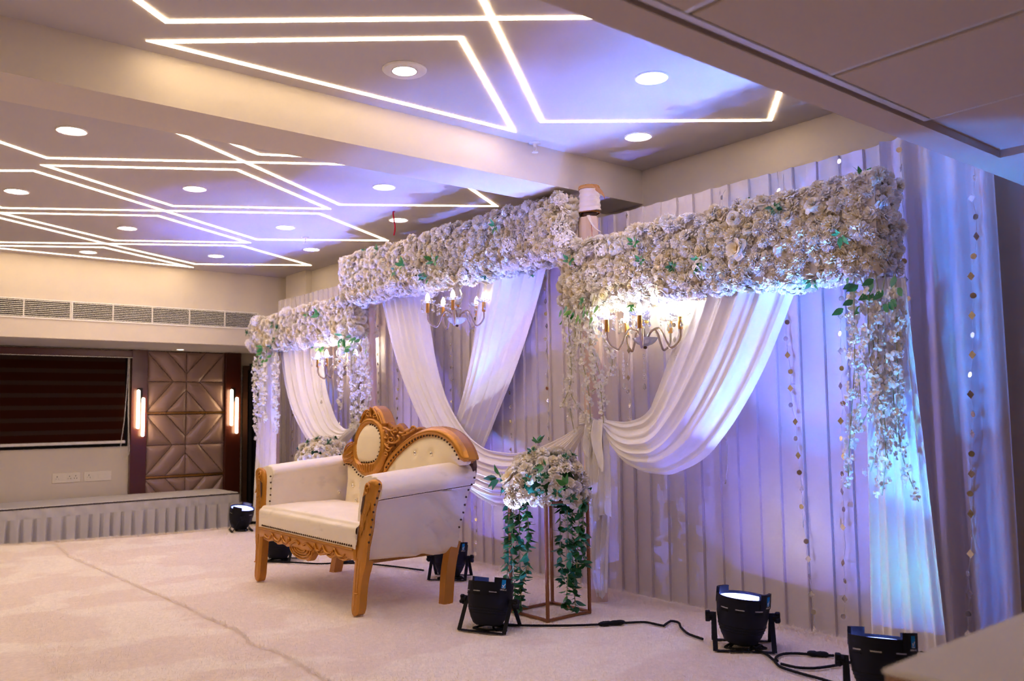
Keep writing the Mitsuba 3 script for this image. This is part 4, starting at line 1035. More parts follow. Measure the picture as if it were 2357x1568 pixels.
# ------------------------------------------------------------------ bouquets on metal stands
def bouquet(cx, cy, zb, R, h, label, seed, size, d, vines=(), extra=()):
    k = top('bouquet'); tag(k, label, 'bouquet')
    r = np.random.default_rng(seed)
    n = 9000
    a = r.uniform(0, 6.28, n); e = np.arcsin(r.uniform(-0.25, 1, n))
    N = np.stack([np.cos(a) * np.cos(e), np.sin(a) * np.cos(e), np.sin(e)], 1)
    P = np.array([cx, cy, zb]) + N * [R, R, h]
    P, N = poisson(P, N, d, r)
    P = P + N * r.uniform(-0.015, 0.015, (len(P), 1))
    kd = [0.3, 0.2, 0.15, 0.05, 0.2, 0.2, 0.05]
    scatter(k, P, N, size, r, 1)
    core = trimesh.creation.icosphere(3, 1.0); core.apply_scale([R - 0.05, R - 0.05, h - 0.05]); core.apply_translation([cx, cy, zb]); core = trimesh.intersections.slice_mesh_plane(core, [0, 0, 1], [0, 0, zb - 0.08], cap=False)
    add(part(k, 'green_foam'), core, 'mat_leaf_dark')
    for i in r.choice(len(P), 16, replace=False):
        inst(part(k, 'fern_sprig'), 'shape_fern_sprig', axis_mat(P[i] + N[i] * 0.02, N[i], 0.05 * r.uniform(0.8, 1.2), r.uniform(0, 6)))
    for (px, py, dep, s, n_) in extra:
        inst(part(k, 'leaf_sprig'), 'shape_leaf_sprig', axis_mat(at(px, py, 1, dep), n_, s, r.uniform(0, 6)))
    for (vx, vy, zt, L, nl) in vines:
        s = part(k, 'vine')
        pts = smooth_line([(vx, vy, zt), (vx + r.normal(0, 0.015), vy - 0.01, zt - L * 0.4), (vx + r.normal(0, 0.02), vy, zt - L)], 40)
        add(s, tube(pts, 0.003, 5), 'mat_stem')
        for j in range(nl):
            t = (j + r.uniform(0, 0.6)) / nl; q = pts[min(39, int(t * 39))]
            b = r.uniform(0, 6.28); dd = np.array([math.cos(b), math.sin(b), r.uniform(-1.8, -0.1)]); dd /= np.linalg.norm(dd)
            u = np.cross(dd, [r.normal(0, 0.3), r.normal(0, 0.3), 1]); u /= np.linalg.norm(u)
            S = 0.062 * r.uniform(0.75, 1.2)
            inst(part(s, 'leaf'), 'shape_leaf' if r.random() < 0.5 else 'shape_leaf_dark', Mat(q, dd * S, u * S * 1.05, np.cross(dd, u) * S))
        sm = []
        for j in range(int(nl * 1.1)):
            q = pts[r.integers(40)]; b = r.uniform(0, 6.28); dd = np.array([math.cos(b), math.sin(b), r.uniform(-1.3, 0.0)]); dd /= np.linalg.norm(dd)
            u = np.cross(dd, [r.normal(0, 0.3), r.normal(0, 0.3), 1]); u /= np.linalg.norm(u); S = 0.05
            sm.append(placed(leaf_mesh(1.0, 0.34), Mat(q, dd * S, u * S * 1.3, np.cross(dd, u) * S)))
        kk = part(s, 'small_leaves'); add(kk, cat(sm), 'mat_leaf_dark', True); tag(kk, kind='stuff')
    return k
def stand(pts, h, label):
    k = top('flower_stand'); tag(k, label, 'flower stand')
    w = 0.018
    pts = [np.array(p) for p in pts]
    for p in pts: add(part(k, 'upright'), bar((p[0], p[1], 0.0), (p[0], p[1], h), w, w, (0, 1, 0)), 'mat_stand_gold')
    for z, nm in ((0.012, 'base_bar'), (h - 0.009, 'top_bar')):
        for i in range(4):
            a, b = pts[i], pts[(i + 1) % 4]
            add(part(k, nm), bar((a[0], a[1], z), (b[0], b[1], z), w * 0.9, w * 0.9), 'mat_stand_gold')
C = np.array([-3.92, 3.45]); s = 0.165
SQ = [(-s, -s), (s, -s), (s, s), (-s, s)]
stand([C + q for q in SQ], 0.68, 'thin gold metal flower stand in front of the middle post')
def vine_at(px, dep): return at(px, 1170, 1, dep)[0]
V = []
for px, dep, L, nl in ((1172, 3.30, 0.50, 26), (1186, 3.27, 0.66, 34), (1196, 3.32, 0.72, 36), (1210, 3.28, 0.48, 24), (1290, 3.50, 0.50, 26), (1304, 3.46, 0.62, 32), (1320, 3.52, 0.66, 34), (1336, 3.50, 0.48, 26), (1346, 3.54, 0.40, 20)):
    V.append((vine_at(px, dep), dep, 0.68, L, nl))
bouquet(-3.925, 3.44, 0.73, 0.232, 0.225, 'dome of white flowers on the gold stand, green vines hanging at both sides', 61, 0.046, 0.060, V,
        [(1237, 1022, 3.44, 0.08, (0, 0, 1)), (1150, 1100, 3.36, 0.10, (-1, -0.2, 0.3)), (1305, 1120, 3.2, 0.07, (0, -1, 0.4)), (1255, 1075, 3.2, 0.06, (0, -1, 0.6))])
C2 = np.array([-7.17, 3.60])
stand([C2 + q for q in SQ], 0.70, 'gold metal flower stand hidden behind the sofa back')
bouquet(-7.17, 3.60, 0.76, 0.235, 0.20, 'dome of white flowers behind the left sofa arm', 62, 0.047, 0.062, [(-7.4, 3.5, 0.68, 0.4, 20), (-6.95, 3.5, 0.68, 0.5, 24)])

# ------------------------------------------------------------------ the sofa
SK = top('sofa'); tag(SK, 'gold carved sofa with cream leatherette arms, an oval medallion back and studded edges', 'sofa')
YF = 2.53
FL = 0.08
def front(px): return [tuple(on_plane(a, b, (0, 1, -FL), YF)[[0, 2]]) for a, b in px]
def shear(m):
    m.vertices[:, 1] += FL * m.vertices[:, 2]; return m
post_r = front([(863, 1103), (852, 1106), (842.4, 1113.5), (836.5, 1134), (831.5, 1175.5), (827, 1217), (822, 1244), (818, 1285.8), (813, 1347.8), (807.5, 1420), (826, 1418), (829, 1365), (834, 1330.5), (841, 1305), (844, 1288), (846, 1262), (850, 1244), (856, 1215), (858, 1186), (862, 1165), (868, 1141), (874, 1120.4), (872, 1109)])
post_r = Polygon(chaikin(post_r, 2)).buffer(0)
MX = (-6.118 - 4.580) / 2
def mirror(poly): return shapely.affinity.scale(poly, -1, 1, origin=(MX, 0)) if hasattr(shapely, 'affinity') else poly
import shapely.affinity
def fmap(y): return lambda a, b, h: np.stack([a, y - h, b], 1)
for pg in (mirror(post_r), post_r):
    k = part(SK, 'front_leg')
    lg = pg.intersection(shapely.box(-9, -1, 0, 0.33))
    add(k, shear(cat([puff(pg, 0.010, lambda d: 0.014 * (1 - np.exp(-d / 0.012)), fmap(YF), 0.018), puff(lg, 0.02, lambda d: 0 * d, fmap(YF + 0.017), 0.032)])), 'mat_gold', 35)
    sgn = 1 if pg is post_r else -1
    # carved scroll and leaves on the arm post
    x0 = -4.555 if sgn > 0 else 2 * MX + 4.555
    ms = []
    th = np.linspace(0.2, 2 * np.pi * 1.45, 40); rr = 0.034 - 0.0034 * th
    ms.append(tube(np.stack([x0 + sgn * (rr * np.cos(th) * 0.8), np.full(40, YF - 0.016), 0.750 + rr * np.sin(th) * 1.2], 1), np.linspace(0.0075, 0.005, 40), 7))
    for zc, L, tl in ((0.66, 0.075, 0.5), (0.625, 0.07, 0.3), (0.58, 0.075, 0.15), (0.54, 0.07, 0.35), (0.50, 0.06, 0.2)):
        lf = leaf_mesh(1, 0.34, -0.3, -0.1); a = -math.pi / 2 - sgn * (-tl)
        d = np.array([math.cos(a), 0, math.sin(a)]); u = np.array([-d[2], 0, d[0]])
        ms.append(placed(lf, Mat((x0 - sgn * 0.005 + sgn * (zc - 0.62) * 0.35, YF - 0.018, zc + 0.03), d * L, u * L, np.array([0, -1, 0]) * L * 0.8)))
    ms.append(tube(smooth_line([(x0 - sgn * 0.03, YF - 0.012, 0.33), (x0 - sgn * 0.038, YF - 0.012, 0.24), (x0 - sgn * 0.045, YF - 0.012, 0.14)], 14), np.linspace(0.005, 0.003, 14), 6))
    ms.append(tube(smooth_line([(x0 - sgn * 0.06, YF - 0.012, 0.34), (x0 - sgn * 0.064, YF - 0.012, 0.25), (x0 - sgn * 0.062, YF - 0.012, 0.10), (x0 - sgn * 0.066, YF - 0.012, 0.04)], 14), np.linspace(0.006, 0.004, 14), 6))
    ms.append(box(x0 - sgn * 0.055 - 0.022, x0 - sgn * 0.055 + 0.022, YF - 0.02, YF, 0.138, 0.146, 0.002))
    add(part(k, 'carving'), shear(cat(ms)), 'mat_gold', 40)
    # dark slot beside the leaves
    sl = Polygon([(x0 - sgn * 0.045, 0.70), (x0 - sgn * 0.02, 0.715), (x0 - sgn * 0.03, 0.66), (x0 - sgn * 0.05, 0.60), (x0 - sgn * 0.058, 0.62)]).buffer(0.003)
    add(part(k, 'slot'), shear(puff(sl, 0.02, lambda d: 0.0155 + 0 * d, fmap(YF), 0.0)), 'mat_brownback')
# back legs
for (xa, xb_, xt0, xt1) in ((-6.074, -6.005, -6.05, -5.97), (-4.592, -4.535, -4.655, -4.585)):
    def bl_(u, w):
        c0, c1 = xa + (xt0 - xa) * w ** 1.2, xb_ + (xt1 - xb_) * w ** 1.2
        q = (u * 4) % 4
        X = np.where(q < 1, q, np.where(q < 2, 1, np.where(q < 3, 3 - q, 0)))
        Y = np.where(q < 1, 0, np.where(q < 2, q - 1, np.where(q < 3, 1, 4 - q)))
        return np.stack([c0 + (c1 - c0) * X, 3.105 + 0.105 * w ** 0.9 + 0.07 * Y - 0.02 * np.sin(w * 3), 0.0 + w * 0.37], -1)
    add(part(SK, 'back_leg'), grid(bl_, 25, 16), 'mat_gold', 40)
# apron
xl_, xr_ = -6.06, -4.63
top_z = 0.405
xs = np.linspace(xl_, xr_, 160); t = (xs - xl_) / (xr_ - xl_); c = np.abs(t - 0.5) * 2
zl = 0.318 + 0.012 * np.cos(c * 9 * np.pi) - 0.012 * np.exp(-((c - 0.45) / 0.1) ** 2) + 0.02 * (c > 0.9) * (c - 0.9) * 10
zl = zl - np.where(c < 0.235, 0.068 * np.sqrt(np.clip(1 - (c / 0.235) ** 2, 0, 1)), 0)
ap = Polygon(list(zip(xs, zl)) + [(xr_, top_z), (xl_, top_z)]).buffer(0)
k = part(SK, 'apron'); add(k, puff(ap, 0.012, lambda d: 0.010 * (1 - np.exp(-d / 0.010)), fmap(YF + 0.012), 0.04), 'mat_gold', 35)
ms = [tube([(xl_ + 0.02, YF + 0.0, 0.392), (xr_ - 0.02, YF + 0.0, 0.392)], 0.006, 6)]
xm = (xl_ + xr_) / 2
for sg in (-1, 1):
    for (cx, w) in ((0.52, 0.13), (0.36, 0.12), (0.23, 0.09)):
        x_ = xm + sg * cx
        q = [(x_ + sg * w * 0.6, 0.352), (x_ + sg * w * 0.3, 0.336), (x_, 0.333), (x_ - sg * w * 0.25, 0.352), (x_ - sg * w * 0.4, 0.37), (x_ - sg * w * 0.55, 0.36), (x_ - sg * w * 0.5, 0.347)]
        ms.append(tube(smooth_line([(a, YF - 0.002, b) for a, b in q], 24), np.concatenate([np.linspace(0.004, 0.009, 12), np.linspace(0.009, 0.005, 12)]), 7))
        ms.append(tube(smooth_line([(a + sg * 0.02, YF - 0.001, b - 0.014) for a, b in q[:4]], 16), np.linspace(0.003, 0.006, 16), 6))
    for j, (rx, rz) in enumerate(((0.165, 0.062), (0.135, 0.045), (0.10, 0.030), (0.06, 0.016))):
        th = np.linspace(0, np.pi / 2, 20)
        ms.append(tube(np.stack([xm + sg * rx * np.cos(th), np.full(20, YF - 0.003), 0.318 - rz * np.sin(th)], 1), 0.006, 6))
    ms.append(tube(smooth_line([(xm + sg * 0.03, YF - 0.004, 0.345), (xm + sg * 0.08, YF - 0.004, 0.362), (xm + sg * 0.13, YF - 0.004, 0.345), (xm + sg * 0.17, YF - 0.004, 0.33)], 18), 0.007, 6))
add(part(k, 'carving'), cat(ms), 'mat_gold', 50)
for (x0, x1, y) in ((-6.06, -6.03, 0), (-4.66, -4.62, 0)):
    add(part(SK, 'side_rail'), box(x0, x1, YF + 0.03, 3.16, 0.30, 0.40, 0.004), 'mat_gold_dark')
# seat cushion
sx0, sx1, sy0, sy1 = -6.06, -4.625, YF + 0.006, 3.14
def seat(u, w):
    x = sx0 + (sx1 - sx0) * u
    s = w * (0.16 + (sy1 - sy0))
    y = np.where(s < 0.16, sy0, sy0 + (s - 0.16))
    z = np.where(s < 0.16, 0.395 + s * 0.95, 0.547)
    e = np.clip(1 - np.abs(s - 0.16) / 0.05, 0, 1)
    y = y + 0.022 * e ** 2; z = z - 0.018 * e ** 2
    cr = np.where(s > 0.16, 0.022 * np.sin(np.pi * np.clip((s - 0.16) / (sy1 - sy0), 0, 1)) * np.sin(np.pi * u) ** 0.5, 0)
    y = y - np.where(s < 0.16, 0.012 * np.sin(np.pi * s / 0.16) * np.sin(np.pi * u) ** 0.3, 0)
    n = meshkit.fbm(np.stack([x * 6, s * 9, 0 * s], -1), 3, 4) - 0.5
    return np.stack([x, y, z + cr + 0.006 * n], -1)
add(part(SK, 'seat'), grid(seat, 90, 60), 'mat_leather', True)
# rolled arms
AR = np.array([(-4.685, .38), (-4.675, .60), (-4.668, .72), (-4.635, .79), (-4.565, .828), (-4.475, .834), (-4.40, .810), (-4.358, .765), (-4.360, .72), (-4.388, .695), (-4.410, .686), (-4.428, .66), (-4.465, .55), (-4.525, .42), (-4.572, .325), (-4.64, .325)])
AR[:, 0] -= 0.14 * AR[:, 1] - 0.02
AR[:3, 0] += [0.02, 0.04, 0.05]
def arm(sg):
    c = chaikin(AR, 2)
    n = len(c); ny = 46
    cen = np.array([-4.60, 0.62])
    V = []
    for i in range(ny):
        t = i / (ny - 1); y = 2.545 + t * 0.70
        sc = 1.0
        q = c.copy()
        if t < 0.06: sc = 1 - 0.05 * (1 - t / 0.06) ** 2
        q = cen + (q - cen) * sc
        x, z = q[:, 0], q[:, 1]
        wr = meshkit.fbm(np.stack([x * 9, np.full(n, y * 5) + z * 5, z * 7], -1), 3, 7 if sg > 0 else 8) - 0.5
        gather = 0.006 * np.sin(np.arange(n) * 1.9) * math.exp(-t / 0.05) * (z > 0.70)
        out = (x > -4.72) * (z < 0.68)
        rdg = 0.020 * np.sin((z * 1.2 + y * 0.9) * 34) * np.exp(-((t - 0.72) / 0.22) ** 2) * out
        x = x + (0.016 * wr + rdg) * np.where(x > -4.72, 1, 0.5) + gather * 0.6
        z = z + 0.010 * wr * (z > 0.75) + 0.075 * (y - 2.55) * z / 0.8 + gather - np.where(z < 0.4, 0.05 * t, 0)
        bow = 0.05 * t * (0.9 - z) - 0.0
        yy = np.full(n, y) + FL * z * (1 - t) + t * 0.13 * (z - 0.35) - t * 0.0 * np.clip((0.70 - z) / 0.4, 0, 1)
        V.append(np.stack([x if sg > 0 else 2 * MX - x, yy, z], 1))
    V = np.array(V); F = []
    for i in range(ny - 1):
        for j in range(n):
            a, b = i * n + j, i * n + (j + 1) % n
            F += [[a, b, b + n], [a, b + n, a + n]]
    P = V.reshape(-1, 3)
    m0, m1 = V[0].mean(0) + [0, -0.004, 0], V[-1].mean(0)
    P = np.vstack([P, m0, m1]); k0 = len(P) - 2
    for j in range(n):
        F.append([k0, (j + 1) % n, j]); F.append([k0 + 1, (ny - 1) * n + j, (ny - 1) * n + (j + 1) % n])
    F = np.array(F)
    if sg < 0: F = F[:, ::-1]
    return tm(P, F), V
for sg in (-1, 1):
    m, Vv = arm(sg)
    k = part(SK, 'arm'); add(k, m, 'mat_leather', 60)
    js = int(np.argmin(np.abs(chaikin(AR, 2)[:, 1] - 0.688) + (chaikin(AR, 2)[:, 0] < -4.56) * 9))
    pts = Vv[:, js] + [0.002 * sg, 0, 0]
    add(part(k, 'seam'), tube(pts, 0.0028, 5), 'mat_brownback')
    if sg > 0: ARM_R = Vv
    else: ARM_L = Vv
# back: a leaning plane y = YP0 + .13 z
YP0 = 3.08
def bxz(px): return [tuple(on_plane(a, b, (0, 1, -0.13), YP0)[[0, 2]]) for a, b in px]
def bmap(off=0.0): return lambda a, b, h: np.stack([a, YP0 + 0.13 * b - h - off, b], 1)
oval_o = Polygon(chaikin(bxz([(860, 957), (848, 961.5), (838, 973), (829, 991), (823.5, 1012), (821, 1036), (822, 1060), (828, 1080), (837, 1092), (850, 1098), (864, 1095), (877, 1085), (888, 1067), (895, 1045), (897, 1020), (894.5, 995), (888, 974), (875, 960)]), 3))
oval_i = Polygon(chaikin(bxz([(858, 977), (869, 979), (877, 987), (883, 1000), (884.5, 1016), (883, 1033), (879.5, 1047), (872, 1060), (858, 1064), (838, 1064), (831, 1056), (828, 1042), (828.5, 1022), (833, 1003), (841, 989), (849, 980)]), 2))
wing = Polygon(chaikin(bxz([(792, 1051), (795, 1043), (801, 1033), (806, 1024), (812, 1019), (824, 1014), (832, 1020), (835, 1060), (832, 1082), (822, 1079), (815, 1069), (805, 1067), (798, 1071)]), 1))
crest = Polygon(chaikin(bxz([(835, 977), (841, 966), (845, 952), (852, 942), (858, 940), (863, 936), (868, 934), (873, 938), (879, 943), (884, 952), (889, 966), (893, 978), (884, 985), (862, 966), (843, 980)]), 1))
band = Polygon(chaikin(bxz([(883, 1093), (893, 1062), (900, 1050), (911, 1037), (925, 1022), (940, 1010), (955, 999), (970, 991), (991, 983), (1008, 981.5), (1026, 984.5), (1044, 994), (1059, 1008.5), (1071, 1026.5), (1079, 1045), (1083, 1062), (1066, 1064), (1058.6, 1050), (1048, 1031), (1033.6, 1016), (1017.5, 1006.6), (1001, 1002.5), (985, 1003), (969, 1007.5), (955, 1014.6), (940.7, 1025), (926.4, 1038), (912, 1052), (901.4, 1066), (891, 1081), (885, 1097)]), 1)).buffer(0)
fill = Polygon(bxz([(890, 1062), (898, 1049), (910, 1035), (924, 1020), (940, 1007), (956, 996), (972, 989), (962, 984), (950, 989), (942, 992), (935, 998), (928, 990), (924, 982), (917, 976), (910, 980), (903, 982), (895, 974), (888, 972), (893, 1000), (894, 1030), (888, 1055)])).buffer(0)
holes = unary_union([Point(bxz([(a, b)])[0]).buffer(r_) for a, b, r_ in ((908, 1003, 0.020), (918, 1012, 0.012), (907, 1026, 0.014), (930, 1003, 0.010), (900, 1040, 0.012), (954, 992, 0.010))])
fill = fill.difference(holes)
k = part(SK, 'back_frame')
add(k, puff(unary_union([band, wing]), 0.012, lambda d: 0.034 * np.sqrt(1 - (1 - np.clip(d / 0.05, 0, 1)) ** 2), bmap(0.005), 0.055), 'mat_gold', 35)
add(part(k, 'carved_filler'), puff(fill.buffer(0.004), 0.012, lambda d: 0.010 * (1 - np.exp(-d / 0.012)), bmap(-0.010), 0.035), 'mat_gold_dark', 35)
md = part(SK, 'medallion')
add(md, puff(oval_o.difference(oval_i), 0.011, lambda d: 0.036 * np.sqrt(1 - (1 - np.clip(d / 0.042, 0, 1)) ** 2), bmap(0.012), 0.06), 'mat_gold', 35)
add(part(md, 'medallion_cushion'), puff(oval_i.buffer(0.006), 0.014, lambda d: 0.030 * (1 - np.exp(-d / 0.035)), bmap(0.022), 0.02), 'mat_cushion', True)
add(part(SK, 'crest'), puff(crest, 0.010, lambda d: 0.024 * np.sqrt(1 - (1 - np.clip(d / 0.04, 0, 1)) ** 2), bmap(0.012), 0.075), 'mat_gold', 35)
def B(px, py, h=0.0):
    q = on_plane(px, py, (0, 1, -0.13), YP0); return q - [0, h, 0]
def scroll(pts, r0, r1, h=0.035, n=26, flat=0.8): return tube(smooth_line([B(a, b, h) for a, b in pts], n), np.linspace(r0, r1, n), 7, flat=flat)
def spiral(cx, cy, r_px, turns, a0, r0, h=0.035, sg=1):
    th = np.linspace(0, turns * 2 * np.pi, 34); rr = r_px * (1 - 0.75 * th / th[-1])
    return tube([B(cx + r * math.cos(a0 + sg * t), cy + r * math.sin(a0 + sg * t), h) for r, t in zip(rr, th)], np.linspace(r0, r0 * 0.6, 34), 7)
ms = [scroll([(893, 985), (900, 987), (907, 991), (915, 990), (921, 985), (926, 984)], .012, .008), scroll([(912, 982), (910, 990), (913, 1000), (917, 1003)], .010, .006),
      spiral(921, 991, 6, 1.3, 2.0, .008), scroll([(930, 996), (938, 997), (944, 992), (951, 990), (958, 985)], .012, .008), spiral(948, 991, 5, 1.2, 0.5, .007), spiral(962, 986, 5.5, 1.3, 3.0, .008),
      spiral(910, 1012, 9, 1.2, 0.0, .008), spiral(899, 1003, 6, 1.2, 2.5, .008, sg=-1), scroll([(925, 1003), (930, 1010), (924, 1016), (914, 1020), (907, 1018)], .011, .007), scroll([(896, 1020), (901, 1028), (908, 1032), (913, 1028)], .011, .007),
      spiral(903, 1021, 5, 1.2, 1.0, .007), scroll([(898, 1034), (903, 1038), (907, 1036), (910, 1031)], .010, .006), spiral(898, 1046, 5, 1.2, 4.0, .007), scroll([(936, 1002), (944, 1000), (952, 996), (962, 991)], .009, .006)]
add(part(k, 'scroll_carving'), cat(ms), 'mat_gold', 60)
ms = [scroll([(846, 962), (850, 951), (858, 944), (866, 950)], .012, .006, .045), scroll([(868, 938), (866, 948), (868, 960)], .014, .008, .048), scroll([(872, 941), (878, 951), (884, 966)], .013, .007, .045), scroll([(840, 974), (846, 960), (853, 950)], .009, .006, .04), scroll([(881, 950), (887, 964), (891, 976)], .010, .006, .04), spiral(860, 953, 6, 1.2, 0, .007, .045), spiral(876, 957, 5, 1.2, 2, .007, .045)]
ms += [scroll([(822, 1018), (812, 1022), (806, 1030), (803, 1040)], .009, .005, .04), scroll([(823, 1026), (814, 1031), (809, 1040)], .008, .005, .04), scroll([(823, 1038), (814, 1045), (804, 1050)], .009, .005, .04), scroll([(823, 1048), (815, 1055), (805, 1058)], .008, .004, .04), scroll([(824, 1058), (816, 1064), (806, 1065)], .008, .004, .04)]
for j in range(7):
    a = 836 + j * 6.2
    ms.append(scroll([(a, 1068), (a + 2 - j * 0.8, 1078), (a + 6 - j * 1.6, 1087 - abs(j - 3) * 1.0)], .006, .003, .05, 12))
add(part(SK, 'leaf_carving'), cat(ms), 'mat_gold', 60)
lobe = Polygon(chaikin(bxz([(1066, 1064), (1058.6, 1050), (1048, 1031), (1033.6, 1016), (1017.5, 1006.6), (1001, 1002.5), (985, 1003), (969, 1007.5), (955, 1014.6), (940.7, 1025), (926.4, 1038), (912, 1052), (901.4, 1066), (891, 1081), (883, 1095)]), 1, False).tolist() + [(-5.3, 0.50), (-4.62, 0.50), (-4.60, 0.86)]).buffer(0.012)
low = Polygon([(-5.93, 0.47), (-5.93, 0.70)] + bxz([(796, 1071), (806, 1066), (816, 1068), (824, 1078), (834, 1091), (848, 1098), (864, 1096), (884, 1084)]) + [(-4.62, 0.85), (-4.62, 0.47)]).buffer(0)
back_poly = unary_union([lobe, low]).buffer(0.004)
dents = [(*bxz([(a, b)])[0], 0.022, 0.030) for a, b in ((816, 1117), (785.6, 1133), (823.5, 1152), (959.5, 1043), (997, 1044.7), (907, 1078), (1030, 1075))]
add(part(SK, 'backrest'), puff(back_poly, 0.018, lambda d: 0.045 * (1 - np.exp(-d / 0.05)), bmap(-0.020), 0.03, dents), 'mat_cushion', True)
add(part(SK, 'back_panel'), puff(unary_union([back_poly, band, oval_o, crest, Polygon([(-5.95, .42), (-5.95, .84), (-4.52, .84), (-4.60, .36)])]).buffer(-0.006), 0.05, lambda d: 0 * d, bmap(-0.055), 0.02), 'mat_gold_dark')
ed = Polygon([tuple(on_plane(a_, b_, (0, 1, -0.13), YP0 + 0.10)[[0, 2]]) for a_, b_ in ((1078, 1057), (1087, 1058), (1089, 1075), (1086.5, 1098), (1083, 1114), (1076, 1114))]).buffer(0.002)
add(part(SK, 'back_edge'), puff(ed, 0.02, lambda d: 0 * d, bmap(-0.10), 0.03), 'mat_brownback')
bt = trimesh.creation.icosphere(2, 0.014); bt.apply_scale([1, 0.5, 1]); group('shape_crystal_button', bt, 'mat_mirror', True)
for (dx, dz, _, _) in dents[:5]:
    inst(part(SK, 'crystal_button'), 'shape_crystal_button', Mat((dx, YP0 + 0.13 * dz + 0.020 - 0.024 - 0.012, dz), [1, 0, 0], [0, 1, 0], [0, 0, 1]))
nl = trimesh.creation.icosphere(1, 0.0068); group('shape_nail', nl, 'mat_nail', True)
def nails(line, step, closed=False):
    q = np.asarray(line, float)
    if closed: q = np.vstack([q, q[:1]])
    s = np.r_[0, np.cumsum(np.linalg.norm(np.diff(q, axis=0), axis=1))]
    for v in np.arange(step / 2, s[-1], step):
        p = np.array([np.interp(v, s, q[:, i]) for i in range(3)])
        inst(part(SK, 'nail'), 'shape_nail', Mat(p, [1, 0, 0], [0, 1, 0], [0, 0, 1]))
nails([(xl_ + 0.06, YF + 0.002, 0.412), (xr_ - 0.02, YF + 0.002, 0.412)], 0.028)
nails([B(a, b, 0.03) for a, b in [(858, 977), (869, 979), (877, 987), (883, 1000), (884.5, 1016), (883, 1033), (879.5, 1047), (872, 1060), (858, 1064), (838, 1064)]], 0.034)
nails([B(a, b, 0.02) for a, b in [(1064, 1061), (1058.6, 1050), (1048, 1031), (1033.6, 1016), (1017.5, 1006.6), (1001, 1002.5), (985, 1003), (969, 1007.5), (955, 1014.6), (940.7, 1025), (926.4, 1038), (912, 1052), (901.4, 1066), (891, 1081)]], 0.036)
nails([B(a, b, 0.03) for a, b in [(798, 1071), (806, 1067), (816, 1070), (824, 1080), (834, 1093), (848, 1100)]], 0.036)
nails([(a + 0.004, YF + FL * b - 0.004, b) for a, b in front([(872, 1107), (875.5, 1120), (871, 1140), (862, 1165), (859, 1186), (852, 1230), (848, 1262)])], 0.045)
nails([(a_ + 0.004, YF + FL * b_ + 0.004, b_) for a_, b_ in front([(620.5, 1090), (622, 1120), (620, 1150), (616, 1178), (609, 1212)])], 0.045)
nails([ARM_R[-2, j] + [0.004, 0.0, 0] for j in range(14, 52, 1)], 0.05)

